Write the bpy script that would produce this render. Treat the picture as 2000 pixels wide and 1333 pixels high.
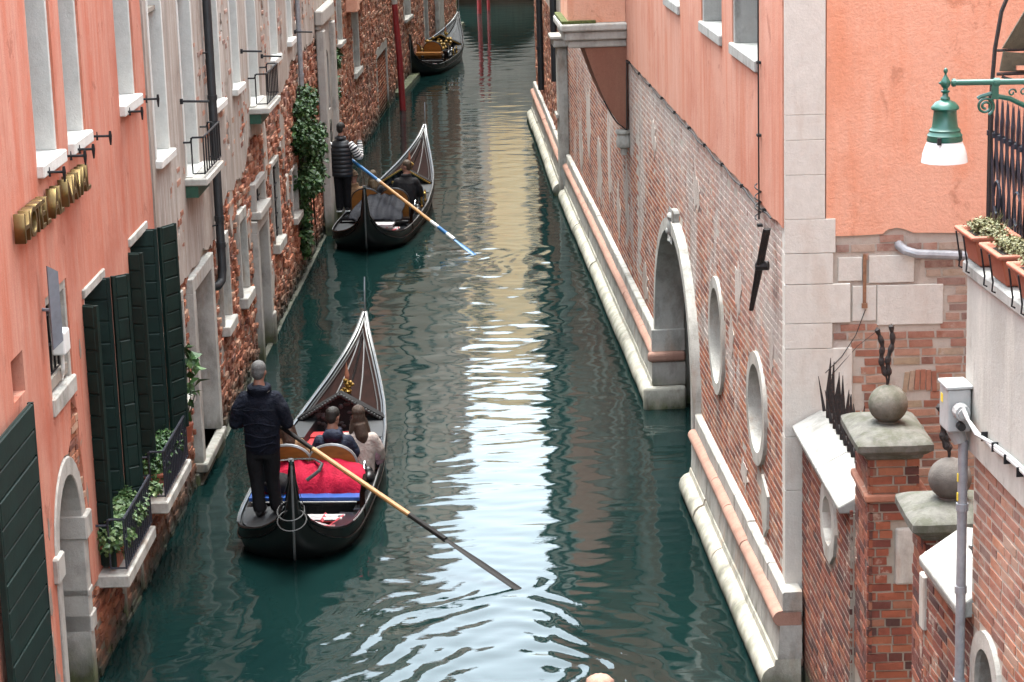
import bpy, bmesh, math, random
import numpy as np
from mathutils import Vector, Matrix, noise
from mathutils.geometry import tessellate_polygon

random.seed(7); RNG = np.random.default_rng(7)
SC = bpy.context.scene
for _o in list(bpy.data.objects): bpy.data.objects.remove(_o)
COL = SC.collection
R_ = math.radians

# ------------------------------------------------------------------ camera
PITCH, ROLL, CAM_H, FPX = R_(13.3), R_(1.7), 8.3, 4460.0
cam_fw = Vector((0, math.cos(PITCH), -math.sin(PITCH)))
_r0 = Vector((1, 0, 0)); _u0 = Vector((0, math.sin(PITCH), math.cos(PITCH)))
cam_rt = _r0*math.cos(ROLL) - _u0*math.sin(ROLL)
cam_up = _u0*math.cos(ROLL) + _r0*math.sin(ROLL)
CAM_P = Vector((0, 0, CAM_H))
cam_d = bpy.data.cameras.new('camera'); cam = bpy.data.objects.new('camera', cam_d); COL.objects.link(cam)
cam_d.sensor_width = 36; cam_d.lens = 36*FPX/2000; cam_d.clip_end = 600; cam_d.clip_start = .1
_m = Matrix((cam_rt, cam_up, -cam_fw)).transposed().to_4x4(); _m.translation = CAM_P
cam.matrix_world = _m
SC.camera = cam

# ------------------------------------------------------------------ overcast sky, soft sun, exposure
SUN_EL, SUN_AZ = R_(79), R_(345)          # azimuth measured clockwise from +Y
world = bpy.data.worlds.new('World'); SC.world = world; world.use_nodes = True
_nt = world.node_tree; _nt.nodes.clear()
_out = _nt.nodes.new('ShaderNodeOutputWorld'); _bg = _nt.nodes.new('ShaderNodeBackground')
_sky = _nt.nodes.new('ShaderNodeTexSky'); _sky.sky_type = 'NISHITA'; _sky.sun_disc = False
_sky.sun_elevation = SUN_EL; _sky.sun_rotation = SUN_AZ; _sky.air_density = 1.0; _sky.dust_density = 3.5; _sky.ozone_density = 1.0
_hs = _nt.nodes.new('ShaderNodeHueSaturation'); _hs.inputs['Saturation'].default_value = .42
_bg.inputs['Strength'].default_value = .15
_tm = _nt.nodes.new('ShaderNodeMix'); _tm.data_type = 'RGBA'; _tm.blend_type = 'MULTIPLY'; _tm.inputs['Factor'].default_value = 1; _tm.inputs[7].default_value = (.92, 1.0, .985, 1)   # cool tint on the sky, offsets the pink cast
_nt.links.new(_sky.outputs[0], _hs.inputs['Color']); _nt.links.new(_hs.outputs[0], _tm.inputs[6]); _nt.links.new(_tm.outputs[2], _bg.inputs['Color']); _nt.links.new(_bg.outputs[0], _out.inputs[0])
sun_d = bpy.data.lights.new('sun', 'SUN'); sun_d.energy = 0.7; sun_d.angle = R_(35); sun_d.color = (1, .98, .94)
sun = bpy.data.objects.new('sun', sun_d); COL.objects.link(sun)
_sd = Vector((math.sin(SUN_AZ)*math.cos(SUN_EL), math.cos(SUN_AZ)*math.cos(SUN_EL), math.sin(SUN_EL)))
sun.rotation_euler = (-_sd).to_track_quat('-Z', 'Y').to_euler()
SC.view_settings.view_transform = 'Standard'; SC.view_settings.look = 'None'
SC.view_settings.gamma = 1; SC.view_settings.use_curve_mapping = False
SC.view_settings.exposure = 3.08
SC.cycles.max_bounces = 8; SC.cycles.diffuse_bounces = 4; SC.cycles.glossy_bounces = 4
SC.cycles.use_denoising = True

# ------------------------------------------------------------------ object helpers
ORG = {}
def thing(name, label, cat, loc=(0, 0, 0), rz=0, group=None):
    o = bpy.data.objects.new(name, None); COL.objects.link(o); o.empty_display_size = .2
    o.location = loc; o.rotation_euler = (0, 0, rz); ORG[o.name] = Vector(loc)
    o['label'] = label; o['category'] = cat
    if group: o['group'] = group
    return o
def tag(o, label=None, cat=None, group=None, kind=None):
    for k, v in (('label', label), ('category', cat), ('group', group), ('kind', kind)):
        if v: o[k] = v
    return o
class MB:
    def __init__(s): s.v = []; s.f = []; s.t = []
    def add(s, vs, fs, tint=.5):
        n = len(s.v); s.v.extend([tuple(v) for v in vs]); s.f.extend([tuple(i+n for i in f) for f in fs]); s.t.extend([tint]*len(fs))
    def obox(s, o, a, b, c, tint=.5):
        o, a, b, c = Vector(o), Vector(a), Vector(b), Vector(c)
        if a.cross(b).dot(c) < 0: a, b = b, a
        s.add([o, o+a, o+a+b, o+b, o+c, o+a+c, o+a+b+c, o+b+c],
              [(0, 3, 2, 1), (4, 5, 6, 7), (0, 1, 5, 4), (1, 2, 6, 5), (2, 3, 7, 6), (3, 0, 4, 7)], tint)
    def box(s, x0, x1, y0, y1, z0, z1, tint=.5):
        s.obox((x0, y0, z0), (x1-x0, 0, 0), (0, y1-y0, 0), (0, 0, z1-z0), tint)
    def tube(s, pts, r, n=8, caps=True, tint=.5, flat=1.0, up=None):
        pts = [Vector(p) for p in pts]; rs = r if isinstance(r, (list, tuple)) else [r]*len(pts)
        rings = []; prev = None
        for i, p in enumerate(pts):
            d = (pts[min(i+1, len(pts)-1)]-pts[max(i-1, 0)])
            d = d.normalized() if d.length > 1e-9 else Vector((0, 0, 1))
            if prev is None:
                ref = Vector(up) if up else (Vector((0, 0, 1)) if abs(d.z) < .9 else Vector((0, 1, 0)))
                a = d.cross(ref).normalized()
            else:
                a = (prev-d*prev.dot(d)).normalized()
            prev = a; b = d.cross(a)
            rings.append([p+a*(rs[i]*math.cos(2*math.pi*k/n))+b*(rs[i]*flat*math.sin(2*math.pi*k/n)) for k in range(n)])
        vs = [v for rg in rings for v in rg]; fs = []
        for i in range(len(rings)-1):
            for k in range(n):
                fs.append((i*n+k, i*n+(k+1) % n, (i+1)*n+(k+1) % n, (i+1)*n+k))
        if caps:
            fs.append(tuple(range(n-1, -1, -1))); fs.append(tuple((len(rings)-1)*n+k for k in range(n)))
        s.add(vs, fs, tint)
    def loft(s, rings, closed=True, caps=True, tint=.5):
        n = len(rings[0]); vs = [v for r in rings for v in r]; fs = []
        for i in range(len(rings)-1):
            for k in range(n if closed else n-1):
                fs.append((i*n+k, i*n+(k+1) % n, (i+1)*n+(k+1) % n, (i+1)*n+k))
        if caps and closed:
            fs.append(tuple(range(n-1, -1, -1))); fs.append(tuple((len(rings)-1)*n+k for k in range(n)))
        s.add(vs, fs, tint)
    def lathe(s, c, prof, n=16, tint=.5):
        c = Vector(c)
        s.loft([[c+Vector((max(r, 1e-4)*math.cos(2*math.pi*k/n), max(r, 1e-4)*math.sin(2*math.pi*k/n), z)) for k in range(n)] for r, z in prof], True, True, tint)
    def ell(s, c, rx, ry, rz, nu=14, nv=9, tint=.5):
        c = Vector(c)
        rings = []
        for j in range(nv+1):
            a = -math.pi/2+math.pi*j/nv; cr = max(math.cos(a), 1e-3)
            rings.append([c+Vector((rx*cr*math.cos(2*math.pi*k/nu), ry*cr*math.sin(2*math.pi*k/nu), rz*math.sin(a))) for k in range(nu)])
        s.loft(rings, True, True, tint)
    def build(s, name, mat, parent=None, local=False, smooth=False, ang=35):
        me = bpy.data.meshes.new(name)
        me.from_pydata(s.v, [], s.f); me.update()
        if any(abs(t-.5) > 1e-6 for t in s.t):
            at = me.attributes.new('tint', 'FLOAT', 'FACE'); at.data.foreach_set('value', s.t)
        return link(name, me, mat, parent, local, smooth, ang)
def link(name, me, mat, parent=None, local=False, smooth=False, ang=35):
    o = bpy.data.objects.new(name, me); COL.objects.link(o)
    if mat is not None: me.materials.append(mat)
    if smooth:
        me.polygons.foreach_set('use_smooth', [True]*len(me.polygons))
        try: me.set_sharp_from_angle(angle=R_(ang))
        except Exception: pass
    if parent is not None:
        o.parent = parent
        if not local: o.location = -ORG[parent.name]
    ORG[o.name] = Vector((0, 0, 0))
    return o
def bevel(o, w=.008, seg=1):
    m = o.modifiers.new('bevel', 'BEVEL'); m.width = w; m.segments = seg; m.limit_method = 'ANGLE'; m.angle_limit = R_(40); return o

class Plane:
    """vertical facade: u is the world Y (axis 1) or X (axis 0) coordinate, off the distance out of the wall"""
    def __init__(s, a, b, out, axis=1):
        s.a, s.b, s.axis = Vector((a[0], a[1], 0)), Vector((b[0], b[1], 0)), axis
        s.d = (s.b-s.a).normalized()
        if s.d[axis] < 0: s.d = -s.d
        n = Vector((s.d.y, -s.d.x, 0)); s.n = n if n.dot(Vector(out).to_3d()) > 0 else -n
    def at(s, u, z, off=0.0):
        t = (u-s.a[s.axis])/(s.b[s.axis]-s.a[s.axis])
        p = s.a.lerp(s.b, t)+s.n*off; p.z = z; return p
    def box(s, mb, u0, u1, z0, z1, o0, o1, tint=.5):
        p = s.at(u0, z0, o0)
        mb.obox(p, s.at(u1, z0, o0)-p, s.n*(o1-o0), (0, 0, z1-z0), tint)
    def poly(s, mb, pts, o0, o1):
        """solid of outline pts [(u,z)] between offsets"""
        n = len(pts)
        tri = tessellate_polygon([[Vector((p[0], p[1], 0)) for p in pts]])
        vs = [s.at(u, z, o1) for u, z in pts]+[s.at(u, z, o0) for u, z in pts]
        fs = [tuple(t) for t in tri]+[tuple(i+n for i in reversed(t)) for t in tri]
        fs += [(i, (i+1) % n, (i+1) % n+n, i+n) for i in range(n)]
        mb.add(vs, fs)
    def sheet(s, mb, outline, holes, off, depth):
        """wall skin with openings; rims run back by depth"""
        loops = [outline]+holes
        flat = [p for l in loops for p in l]
        tri = tessellate_polygon([[Vector((p[0], p[1], 0)) for p in l] for l in loops])
        n = len(flat); vs = [s.at(u, z, off) for u, z in flat]
        fs = []
        for t in tri:
            a, b, c = [vs[i] for i in t]
            fs.append(tuple(t) if (b-a).cross(c-a).dot(s.n) > 0 else (t[0], t[2], t[1]))
        vs += [s.at(u, z, off-depth) for u, z in flat]
        k = 0
        for l in loops:
            m = len(l)
            for i in range(m):
                j = (i+1) % m
                fs.append((k+i, k+j, k+j+n, k+i+n))
            k += m
        mb.add(vs, fs)
    def ring(s, mb, inner, outer, o0, o1):
        """stone surround between two loops of equal count (closed)"""
        n = len(inner)
        vs = [s.at(u, z, o1) for u, z in inner]+[s.at(u, z, o1) for u, z in outer]+[s.at(u, z, o0) for u, z in inner]+[s.at(u, z, o0) for u, z in outer]
        fs = []
        for i in range(n):
            j = (i+1) % n
            fs += [(i, j, n+j, n+i), (n+i, n+j, 3*n+j, 3*n+i), (2*n+i, 2*n+j, j, i), (2*n+j, 2*n+i, 3*n+i, 3*n+j)]
        mb.add(vs, fs)
def rect(u0, u1, z0, z1): return [(u0, z0), (u1, z0), (u1, z1), (u0, z1)]
def ellipse(cu, cz, ru, rz, n=28): return [(cu+ru*math.cos(2*math.pi*k/n), cz+rz*math.sin(2*math.pi*k/n)) for k in range(n)]
def archpts(cu, r, z0, zs, n=16, rz=None):
    rz = rz or r
    return [(cu+r, z0)]+[(cu+r*math.cos(math.pi*k/n), zs+rz*math.sin(math.pi*k/n)) for k in range(n+1)]+[(cu-r, z0)]
def inpoly(u, z, p):
    c = False; j = len(p)-1
    for i in range(len(p)):
        if (p[i][1] > z) != (p[j][1] > z) and u < (p[j][0]-p[i][0])*(z-p[i][1])/(p[j][1]-p[i][1])+p[i][0]: c = not c
        j = i
    return c
def nz(x, y=0., z=0.): return noise.noise(Vector((x, y, z)))
def project(p):
    v = p-CAM_P; d = v.dot(cam_fw)
    return 1000+FPX*v.dot(cam_rt)/d, 666.5-FPX*v.dot(cam_up)/d

# ------------------------------------------------------------------ material helpers
def newmat(name):
    m = bpy.data.materials.new(name); m.use_nodes = True; nt = m.node_tree; nt.nodes.clear()
    out = nt.nodes.new('ShaderNodeOutputMaterial'); b = nt.nodes.new('ShaderNodeBsdfPrincipled'); nt.links.new(b.outputs[0], out.inputs[0])
    return m, nt, b
def N(nt, t, **kw):
    n = nt.nodes.new(t)
    for k, v in kw.items(): setattr(n, k, v)
    return n
def L(nt, a, b): nt.links.new(a, b)
def ramp(nt, fac, stops, interp='LINEAR'):
    r = N(nt, 'ShaderNodeValToRGB'); cr = r.color_ramp; cr.interpolation = interp
    while len(cr.elements) < len(stops): cr.elements.new(.5)
    for e, (p, c) in zip(cr.elements, stops):
        e.position = p; e.color = (*c, 1) if len(c) == 3 else c
    L(nt, fac, r.inputs[0]); return r.outputs[0]
def fr(nt, fac, a, b):
    m = N(nt, 'ShaderNodeMapRange'); m.inputs[1].default_value = a; m.inputs[2].default_value = b; m.clamp = True
    L(nt, fac, m.inputs[0]); return m.outputs[0]
def mixc(nt, fac, a, b, mode='MIX'):
    m = N(nt, 'ShaderNodeMix', data_type='RGBA', blend_type=mode)
    for s, v in ((m.inputs['Factor'], fac), (m.inputs[6], a), (m.inputs[7], b)):
        if hasattr(v, 'is_linked'): L(nt, v, s)
        elif isinstance(v, (int, float)): s.default_value = v
        else: s.default_value = (*v, 1)
    return m.outputs[2]
def math_(nt, op, a, b=0.):
    m = N(nt, 'ShaderNodeMath', operation=op)
    for s, v in zip(m.inputs, (a, b)):
        if hasattr(v, 'is_linked'): L(nt, v, s)
        else: s.default_value = v
    return m.outputs[0]
def pos(nt, scale=(1, 1, 1)):
    g = N(nt, 'ShaderNodeNewGeometry'); m = N(nt, 'ShaderNodeMapping'); m.inputs['Scale'].default_value = scale
    L(nt, g.outputs['Position'], m.inputs[0]); return m.outputs[0]
def tex(nt, vec, scale, detail=5, rough=.6, dist=0.):
    t = N(nt, 'ShaderNodeTexNoise'); t.inputs['Scale'].default_value = scale; t.inputs['Detail'].default_value = detail
    t.inputs['Roughness'].default_value = rough; t.inputs['Distortion'].default_value = dist
    L(nt, vec, t.inputs['Vector']); return t.outputs['Fac']
def posz(nt):
    g = N(nt, 'ShaderNodeNewGeometry'); s = N(nt, 'ShaderNodeSeparateXYZ'); L(nt, g.outputs['Position'], s.inputs[0]); return s.outputs[2]
def bump(nt, b, h, strength=.3, dist=.02):
    n = N(nt, 'ShaderNodeBump'); n.inputs['Strength'].default_value = strength; n.inputs['Distance'].default_value = dist
    L(nt, h, n.inputs['Height']); L(nt, n.outputs[0], b.inputs['Normal'])
def algae(nt, col, z0=.12, z1=.5, green=(.022, .028, .010), dark=(.014, .014, .010)):
    """tide stain on whatever stands in the canal"""
    z = math_(nt, 'ADD', posz(nt), math_(nt, 'MULTIPLY', math_(nt, 'SUBTRACT', tex(nt, pos(nt, (2, 2, 1)), 2.2), .5), .5))
    f = fr(nt, z, z1, z0)
    g = mixc(nt, fr(nt, tex(nt, pos(nt), 5), .35, .65), green, dark)
    return mixc(nt, f, col, g)
def M_stucco(name, base, pale, deep, streak=.5, bumpy=.25, tide=False, grey=None, grain=70):
    m, nt, b = newmat(name)
    s1 = tex(nt, pos(nt, (3.0, 3.0, .35)), 1.3, 6, .65, .3)
    s2 = tex(nt, pos(nt), .55, 5, .6)
    s3 = tex(nt, pos(nt, (9, 9, .5)), 1.5, 4, .6)
    c = mixc(nt, fr(nt, s1, .36, .62), base, pale)
    s4 = tex(nt, pos(nt, (.7, .7, .5)), .9, 7, .7, .8)
    c = mixc(nt, math_(nt, 'MULTIPLY', fr(nt, s4, .52, .60), .7), c, pale)
    s5 = tex(nt, pos(nt, (1.6, 1.6, .16)), 1.5, 6, .7, .4)
    c = mixc(nt, math_(nt, 'MULTIPLY', fr(nt, s5, .54, .68), streak), c, tuple(min(1, x*1.05+.05) for x in pale))
    c = mixc(nt, math_(nt, 'MULTIPLY', fr(nt, tex(nt, pos(nt, (1, 1, .8)), 2.6, 7, .72, .5), .60, .66), .5), c, tuple(x*.62 for x in deep))
    c = mixc(nt, math_(nt, 'MULTIPLY', fr(nt, s3, .5, .78), streak), c, deep)
    c = mixc(nt, fr(nt, s2, .52, .75), c, deep)
    if grey: c = mixc(nt, math_(nt, 'MULTIPLY', fr(nt, tex(nt, pos(nt, (2.2, 2.2, .3)), 1.1, 6, .7), .5, .66), .8), c, grey)
    fine = tex(nt, pos(nt), 26, 6, .75)
    c = mixc(nt, .35, c, mixc(nt, fr(nt, fine, .3, .7), (.72, .70, .68), (1.12, 1.1, 1.08)), 'MULTIPLY')
    if tide: c = algae(nt, c)
    L(nt, c, b.inputs['Base Color']); b.inputs['Roughness'].default_value = .93
    h = math_(nt, 'ADD', tex(nt, pos(nt), grain, 4, .7), math_(nt, 'MULTIPLY', tex(nt, pos(nt), 6, 5, .6), 1.2))
    bump(nt, b, h, bumpy, .02)
    return m
def wallpatch(nt, c, amt):
    """skim coats, salt blooms and damp shared by a brick face and its joints"""
    a = fr(nt, tex(nt, pos(nt, (1, .55, .45)), 1.25, 7, .66, .6), .53, .60)
    c = mixc(nt, math_(nt, 'MULTIPLY', a, amt), c, mixc(nt, fr(nt, tex(nt, pos(nt), 5, 5, .7), .3, .7), (.34, .29, .255), (.50, .45, .41)))
    d = fr(nt, tex(nt, pos(nt, (1, .8, .35)), 2.1, 6, .65), .56, .68)
    return mixc(nt, math_(nt, 'MULTIPLY', d, amt*.6), c, (.16, .11, .09))
def M_stone(name, base=(.50, .47, .43), dark=(.26, .245, .22), tide=True, moss=0., amount=.5, z0=.1, z1=.38, rust=0., patch=None):
    m, nt, b = newmat(name)
    a = tex(nt, pos(nt, (1.5, 1.5, .8)), 2.4, 7, .68)
    c = mixc(nt, fr(nt, a, .75-.45*amount, .9-.3*amount), base, dark)
    pit = fr(nt, tex(nt, pos(nt), 38, 5, .75), .62, .74)
    c = mixc(nt, math_(nt, 'MULTIPLY', pit, .55), c, tuple(x*.45 for x in dark))
    c = mixc(nt, .4, c, mixc(nt, fr(nt, tex(nt, pos(nt), 9, 6, .7), .3, .7), (.7, .69, .66), (1.1, 1.1, 1.08)), 'MULTIPLY')
    streak = fr(nt, tex(nt, pos(nt, (4, 4, .5)), 1.6, 5, .65), .55, .75)
    c = mixc(nt, math_(nt, 'MULTIPLY', streak, .35), c, dark)
    if patch: c = wallpatch(nt, c, patch)
    if rust: c = mixc(nt, math_(nt, 'MULTIPLY', fr(nt, tex(nt, pos(nt, (2, 2, .6)), 2.2, 4), .55, .72), rust), c, (.33, .17, .08))
    if moss:
        c = mixc(nt, math_(nt, 'MULTIPLY', fr(nt, tex(nt, pos(nt), 7, 6, .7), .42, .6), moss), c, (.032, .036, .013))
    if tide: c = algae(nt, c, z0, z1, (.075, .085, .03), (.03, .03, .02))
    L(nt, c, b.inputs['Base Color']); b.inputs['Roughness'].default_value = .85
    bump(nt, b, math_(nt, 'ADD', tex(nt, pos(nt), 45, 5, .7), math_(nt, 'MULTIPLY', a, 1.5)), .35, .02)
    return m
def M_brick(name, stops, salt=None, saltcol=(.50, .43, .38), tide=True, saltscale=.7, dirt=.35, patch=None):
    m, nt, b = newmat(name)
    at = N(nt, 'ShaderNodeAttribute', attribute_name='tint'); oi = N(nt, 'ShaderNodeObjectInfo')
    v = math_(nt, 'FRACT', math_(nt, 'ADD', math_(nt, 'MULTIPLY', at.outputs['Fac'], 3.7), oi.outputs['Random']))
    c = ramp(nt, v, stops)
    c = mixc(nt, .55, c, mixc(nt, fr(nt, tex(nt, pos(nt), 14, 6, .75), .3, .7), (.55, .52, .5), (1.2, 1.15, 1.1)), 'MULTIPLY')
    c = mixc(nt, math_(nt, 'MULTIPLY', fr(nt, tex(nt, pos(nt), .8, 6, .65), .5, .68), dirt), c, (.07, .05, .042))
    if salt:
        z0, z1, amt = salt
        zz = math_(nt, 'ADD', posz(nt), math_(nt, 'MULTIPLY', math_(nt, 'SUBTRACT', tex(nt, pos(nt, (1, 1, .8)), saltscale, 6, .65), .5), 3.4))
        f = fr(nt, zz, z0, z1)
        f = math_(nt, 'MULTIPLY', f, fr(nt, tex(nt, pos(nt), 7, 6, .7), .28, .55))
        f = math_(nt, 'MULTIPLY', f, amt)
        c = mixc(nt, f, c, saltcol)
    c = mixc(nt, math_(nt, 'MULTIPLY', fr(nt, tex(nt, pos(nt, (1, 1, 1)), 3.1, 6, .7), .60, .68), .75), c, (.47, .41, .34))
    if patch: c = wallpatch(nt, c, patch)
    if tide: c = algae(nt, c, .08, .62)
    L(nt, c, b.inputs['Base Color']); b.inputs['Roughness'].default_value = .92
    bump(nt, b, tex(nt, pos(nt), 40, 5, .75), .5, .02)
    return m
def M_flat(name, col, rough=.6, metal=0., var=.15, scale=8, bmp=0., spec=.5, rust=None, coat=0.):
    if max(col) < .2: col = tuple(x*.5 for x in col)
    m, nt, b = newmat(name)
    f = fr(nt, tex(nt, pos(nt), scale, 5, .65), .3, .7)
    c = mixc(nt, f, tuple(x*(1-var) for x in col), tuple(min(1, x*(1+var)) for x in col))
    if rust: c = mixc(nt, fr(nt, tex(nt, pos(nt), scale*1.7, 6, .7), .55, .7), c, rust)
    L(nt, c, b.inputs['Base Color']); b.inputs['Roughness'].default_value = rough; b.inputs['Metallic'].default_value = metal
    b.inputs['Specular IOR Level'].default_value = spec; b.inputs['Coat Weight'].default_value = coat
    if bmp: bump(nt, b, tex(nt, pos(nt), scale*3, 5, .7), bmp, .02)
    return m
def M_obj(name, col, rough=.6, var=.2, scale=10, bmp=.3, stretch=(1, 1, 1), spec=.4, metal=0., dist=.02, sheen=0.):
    """object-space variation: for boats and people"""
    if max(col) < .2: col = tuple(x*.5 for x in col)
    m, nt, b = newmat(name)
    tc = N(nt, 'ShaderNodeTexCoord'); mp = N(nt, 'ShaderNodeMapping'); mp.inputs['Scale'].default_value = stretch; L(nt, tc.outputs['Object'], mp.inputs[0])
    t = tex(nt, mp.outputs[0], scale, 5, .65, .4)
    c = mixc(nt, fr(nt, t, .3, .7), tuple(x*(1-var) for x in col), tuple(min(1, x*(1+var)) for x in col))
    L(nt, c, b.inputs['Base Color']); b.inputs['Roughness'].default_value = rough; b.inputs['Metallic'].default_value = metal
    b.inputs['Specular IOR Level'].default_value = spec
    if bmp: bump(nt, b, t, bmp, dist)
    return m
# ------------------------------------------------------------------ materials
m_orange = M_stucco('orange_stucco', (.49, .140, .078), (.52, .235, .165), (.38, .090, .046), .45, .25)
m_pink = M_stucco('salmon_stucco', (.49, .178, .103), (.53, .26, .185), (.42, .13, .072), .4, .3, grain=45)
m_pinkf = M_stucco('salmon_render', (.68, .30, .185), (.70, .37, .26), (.61, .245, .14), .12, .55, grain=40)
m_greyp = M_stucco('worn_plaster', (.34, .285, .24), (.45, .405, .36), (.22, .15, .115), .9, .4, grey=(.25, .21, .18))
m_drab = M_stucco('drab_plaster', (.44, .32, .24), (.48, .38, .30), (.34, .235, .17), .5, .35)
m_white = M_stucco('white_render', (.40, .385, .35), (.44, .425, .395), (.30, .285, .25), .55, .2, grey=(.50, .48, .43))
m_ochre = M_stucco('ochre_stucco', (.88, .60, .30), (.88, .68, .42), (.80, .50, .22), .3, .2)
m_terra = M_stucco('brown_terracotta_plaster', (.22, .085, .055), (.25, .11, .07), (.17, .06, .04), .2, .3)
m_stone = M_stone('istrian_stone', (.44, .42, .385), (.22, .207, .18), amount=.68, rust=.35)
m_stone_w = M_stone('white_stone', (.34, .335, .315), (.17, .165, .15), tide=False, amount=.62)
m_reveal = M_stone('pale_reveal_stone', (.62, .61, .575), (.42, .41, .38), tide=False, amount=.35)
m_stone_g = M_stone('grey_stone', (.40, .37, .335), (.20, .185, .165), amount=.55, z0=.15, z1=.6)
m_stone_d = M_stone('weathered_stone', (.115, .11, .097), (.042, .04, .036), tide=False, moss=.6, amount=.6)
m_ball = M_stone('mossy_ball_stone', (.15, .138, .115), (.08, .075, .062), tide=False, moss=.6, amount=.6)
m_quoin = M_stone('quoin_stone', (.56, .535, .49), (.40, .375, .335), tide=True, amount=.3, rust=.18)
m_pstone = M_stone('pink_verona_stone', (.36, .20, .15), (.25, .125, .09), tide=False, amount=.6)
m_mortar = M_stone('lime_mortar', (.31, .27, .225), (.20, .165, .135), tide=True, amount=.5, z0=.1, z1=.6)
m_mortar_p = M_stone('pale_mortar', (.44, .39, .34), (.31, .26, .22), tide=True, amount=.4, z0=.1, z1=.5, patch=.8)
RED = [(0, (.15, .055, .04)), (.22, (.27, .085, .05)), (.5, (.36, .115, .06)), (.72, (.42, .15, .075)), (.86, (.46, .20, .11)), (1, (.38, .24, .18))]
RED2 = [(0, (.06, .026, .022)), (.22, (.135, .038, .027)), (.5, (.205, .056, .033)), (.75, (.27, .082, .042)), (.9, (.30, .115, .062)), (1, (.16, .09, .07))]
PALE = [(0, (.17, .08, .06)), (.25, (.30, .115, .07)), (.5, (.35, .155, .10)), (.75, (.38, .21, .145)), (.9, (.38, .27, .20)), (1, (.33, .25, .165))]
RUB = [(0, (.15, .052, .034)), (.25, (.29, .095, .05)), (.5, (.38, .135, .068)), (.75, (.44, .19, .11)), (.9, (.46, .28, .19)), (1, (.24, .14, .10))]
m_br_right = M_brick('right_brick', RED, (2.7, 4.5, .9), (.52, .45, .41), patch=.8)
m_br_garden = M_brick('garden_brick', RED2, (9, 12, .1), tide=True)
m_br_pale = M_brick('pale_brick', PALE, (2.9, 5.2, .7), (.44, .375, .33), tide=False)
m_br_low = M_brick('terrace_brick', RED, (3.3, 5.5, .85), (.42, .35, .30), tide=False, saltscale=1.2)
m_br_left = M_brick('rubble_brick', RUB, (3.2, 6, .6))
m_br_far = M_brick('far_brick', RUB, None, dirt=.55)
m_green = M_flat('dark_green_paint', (.008, .032, .026), .55, var=.35, scale=5, bmp=.1, spec=.3)
m_greenlamp = M_flat('green_enamel', (.014, .150, .105), .32, var=.12, scale=20, spec=.6)
m_iron = M_flat('black_iron', (.018, .018, .022), .55, .3, .3, 30, .2)
m_iron_r = M_flat('rusty_iron', (.035, .028, .028), .7, .2, .4, 25, .3, rust=(.09, .04, .025))
m_lead = M_flat('dark_lead_pipe', (.045, .05, .055), .55, .2, .2, 6)
m_zinc = M_flat('zinc_pipe', (.30, .31, .33), .5, .35, .25, 10)
m_steel = M_flat('grey_painted_steel', (.17, .19, .22), .45, .2, .15, 10)
m_gold = M_flat('polished_brass', (.21, .150, .068), .42, 1.0, .12, 9)
m_glass_d = M_flat('dark_window_glass', (.012, .015, .016), .08, 0, .3, 3)
m_dark = M_flat('dark_interior', (.012, .011, .010), .9, 0, .3, 3)
m_terrac = M_flat('terracotta_pot', (.30, .088, .048), .6, 0, .12, 12, .15)
m_soil = M_flat('soil', (.05, .035, .022), .95, 0, .4, 40, .6)
m_opal = M_flat('opal_glass', (.55, .55, .55), .25, 0, .02, 5)
m_pvc = M_flat('grey_plastic', (.36, .36, .355), .5, 0, .12, 12)
m_whitep = M_flat('white_plastic', (.72, .71, .68), .4, 0, .06, 10)
m_yellow = M_flat('yellow_sticker', (.75, .55, .05), .6, 0, .1, 60)
m_canvas = M_flat('khaki_canvas', (.17, .15, .105), .85, 0, .35, 12, .5)
m_redpole = M_flat('red_pole_paint', (.22, .012, .014), .5, 0, .3, 6, .15)
m_greypole = M_flat('grey_pole_wood', (.40, .36, .32), .8, 0, .25, 8, .4)
m_cable = M_flat('black_cable', (.02, .02, .02), .6, 0, .2, 10)
def M_leaf(name, a, b, c):
    m, nt, bs = newmat(name)
    at = N(nt, 'ShaderNodeAttribute', attribute_name='tint')
    h = lambda q: tuple(x*.5 for x in q)
    L(nt, ramp(nt, at.outputs['Fac'], [(0, h(a)), (.55, h(b)), (1, h(c))]), bs.inputs['Base Color']); bs.inputs['Roughness'].default_value = .55
    return m
m_ivy = M_leaf('ivy_leaves', (.018, .06, .012), (.045, .13, .024), (.12, .24, .05))
m_ivyv = M_leaf('variegated_leaves', (.035, .10, .022), (.10, .20, .05), (.32, .40, .16))
m_box = M_leaf('herb_leaves', (.018, .065, .014), (.05, .15, .03), (.13, .26, .05))
m_dry = M_leaf('dry_sedum', (.12, .12, .03), (.22, .21, .07), (.36, .28, .14))
m_gnd = M_flat('paving', (.22, .21, .19), .9, 0, .2, 3, .4)

# ------------------------------------------------------------------ brick laying
BRICK_ME = {}
def brick_meshes(mat):
    if mat.name in BRICK_ME: return BRICK_ME[mat.name]
    out = []
    for k in range(8):
        me = bpy.data.meshes.new('brick'); rr = random.Random(k+11)
        j = lambda s: rr.uniform(-s, s)
        vs = []
        for y in (0, 1):
            for (x, z) in ((-.5, -.5), (.5, -.5), (.5, .5), (-.5, .5)):
                vs.append((x*(1-.015*y)+j(.015), y+(j(.045) if y else 0), z*(1-.03*y)+j(.035)))
        # subdivided front: slightly pillowed
        vs.append((j(.1), 1.03+j(.03), j(.1)))
        fs = [(0, 1, 5, 4), (1, 2, 6, 5), (2, 3, 7, 6), (3, 0, 4, 7), (4, 5, 8), (5, 6, 8), (6, 7, 8), (7, 4, 8)]
        me.from_pydata(vs, [], [tuple(reversed(f)) for f in fs]); me.update(); me.materials.append(mat); out.append((me, np.array(vs), fs))
    BRICK_ME[mat.name] = out; return out
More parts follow.
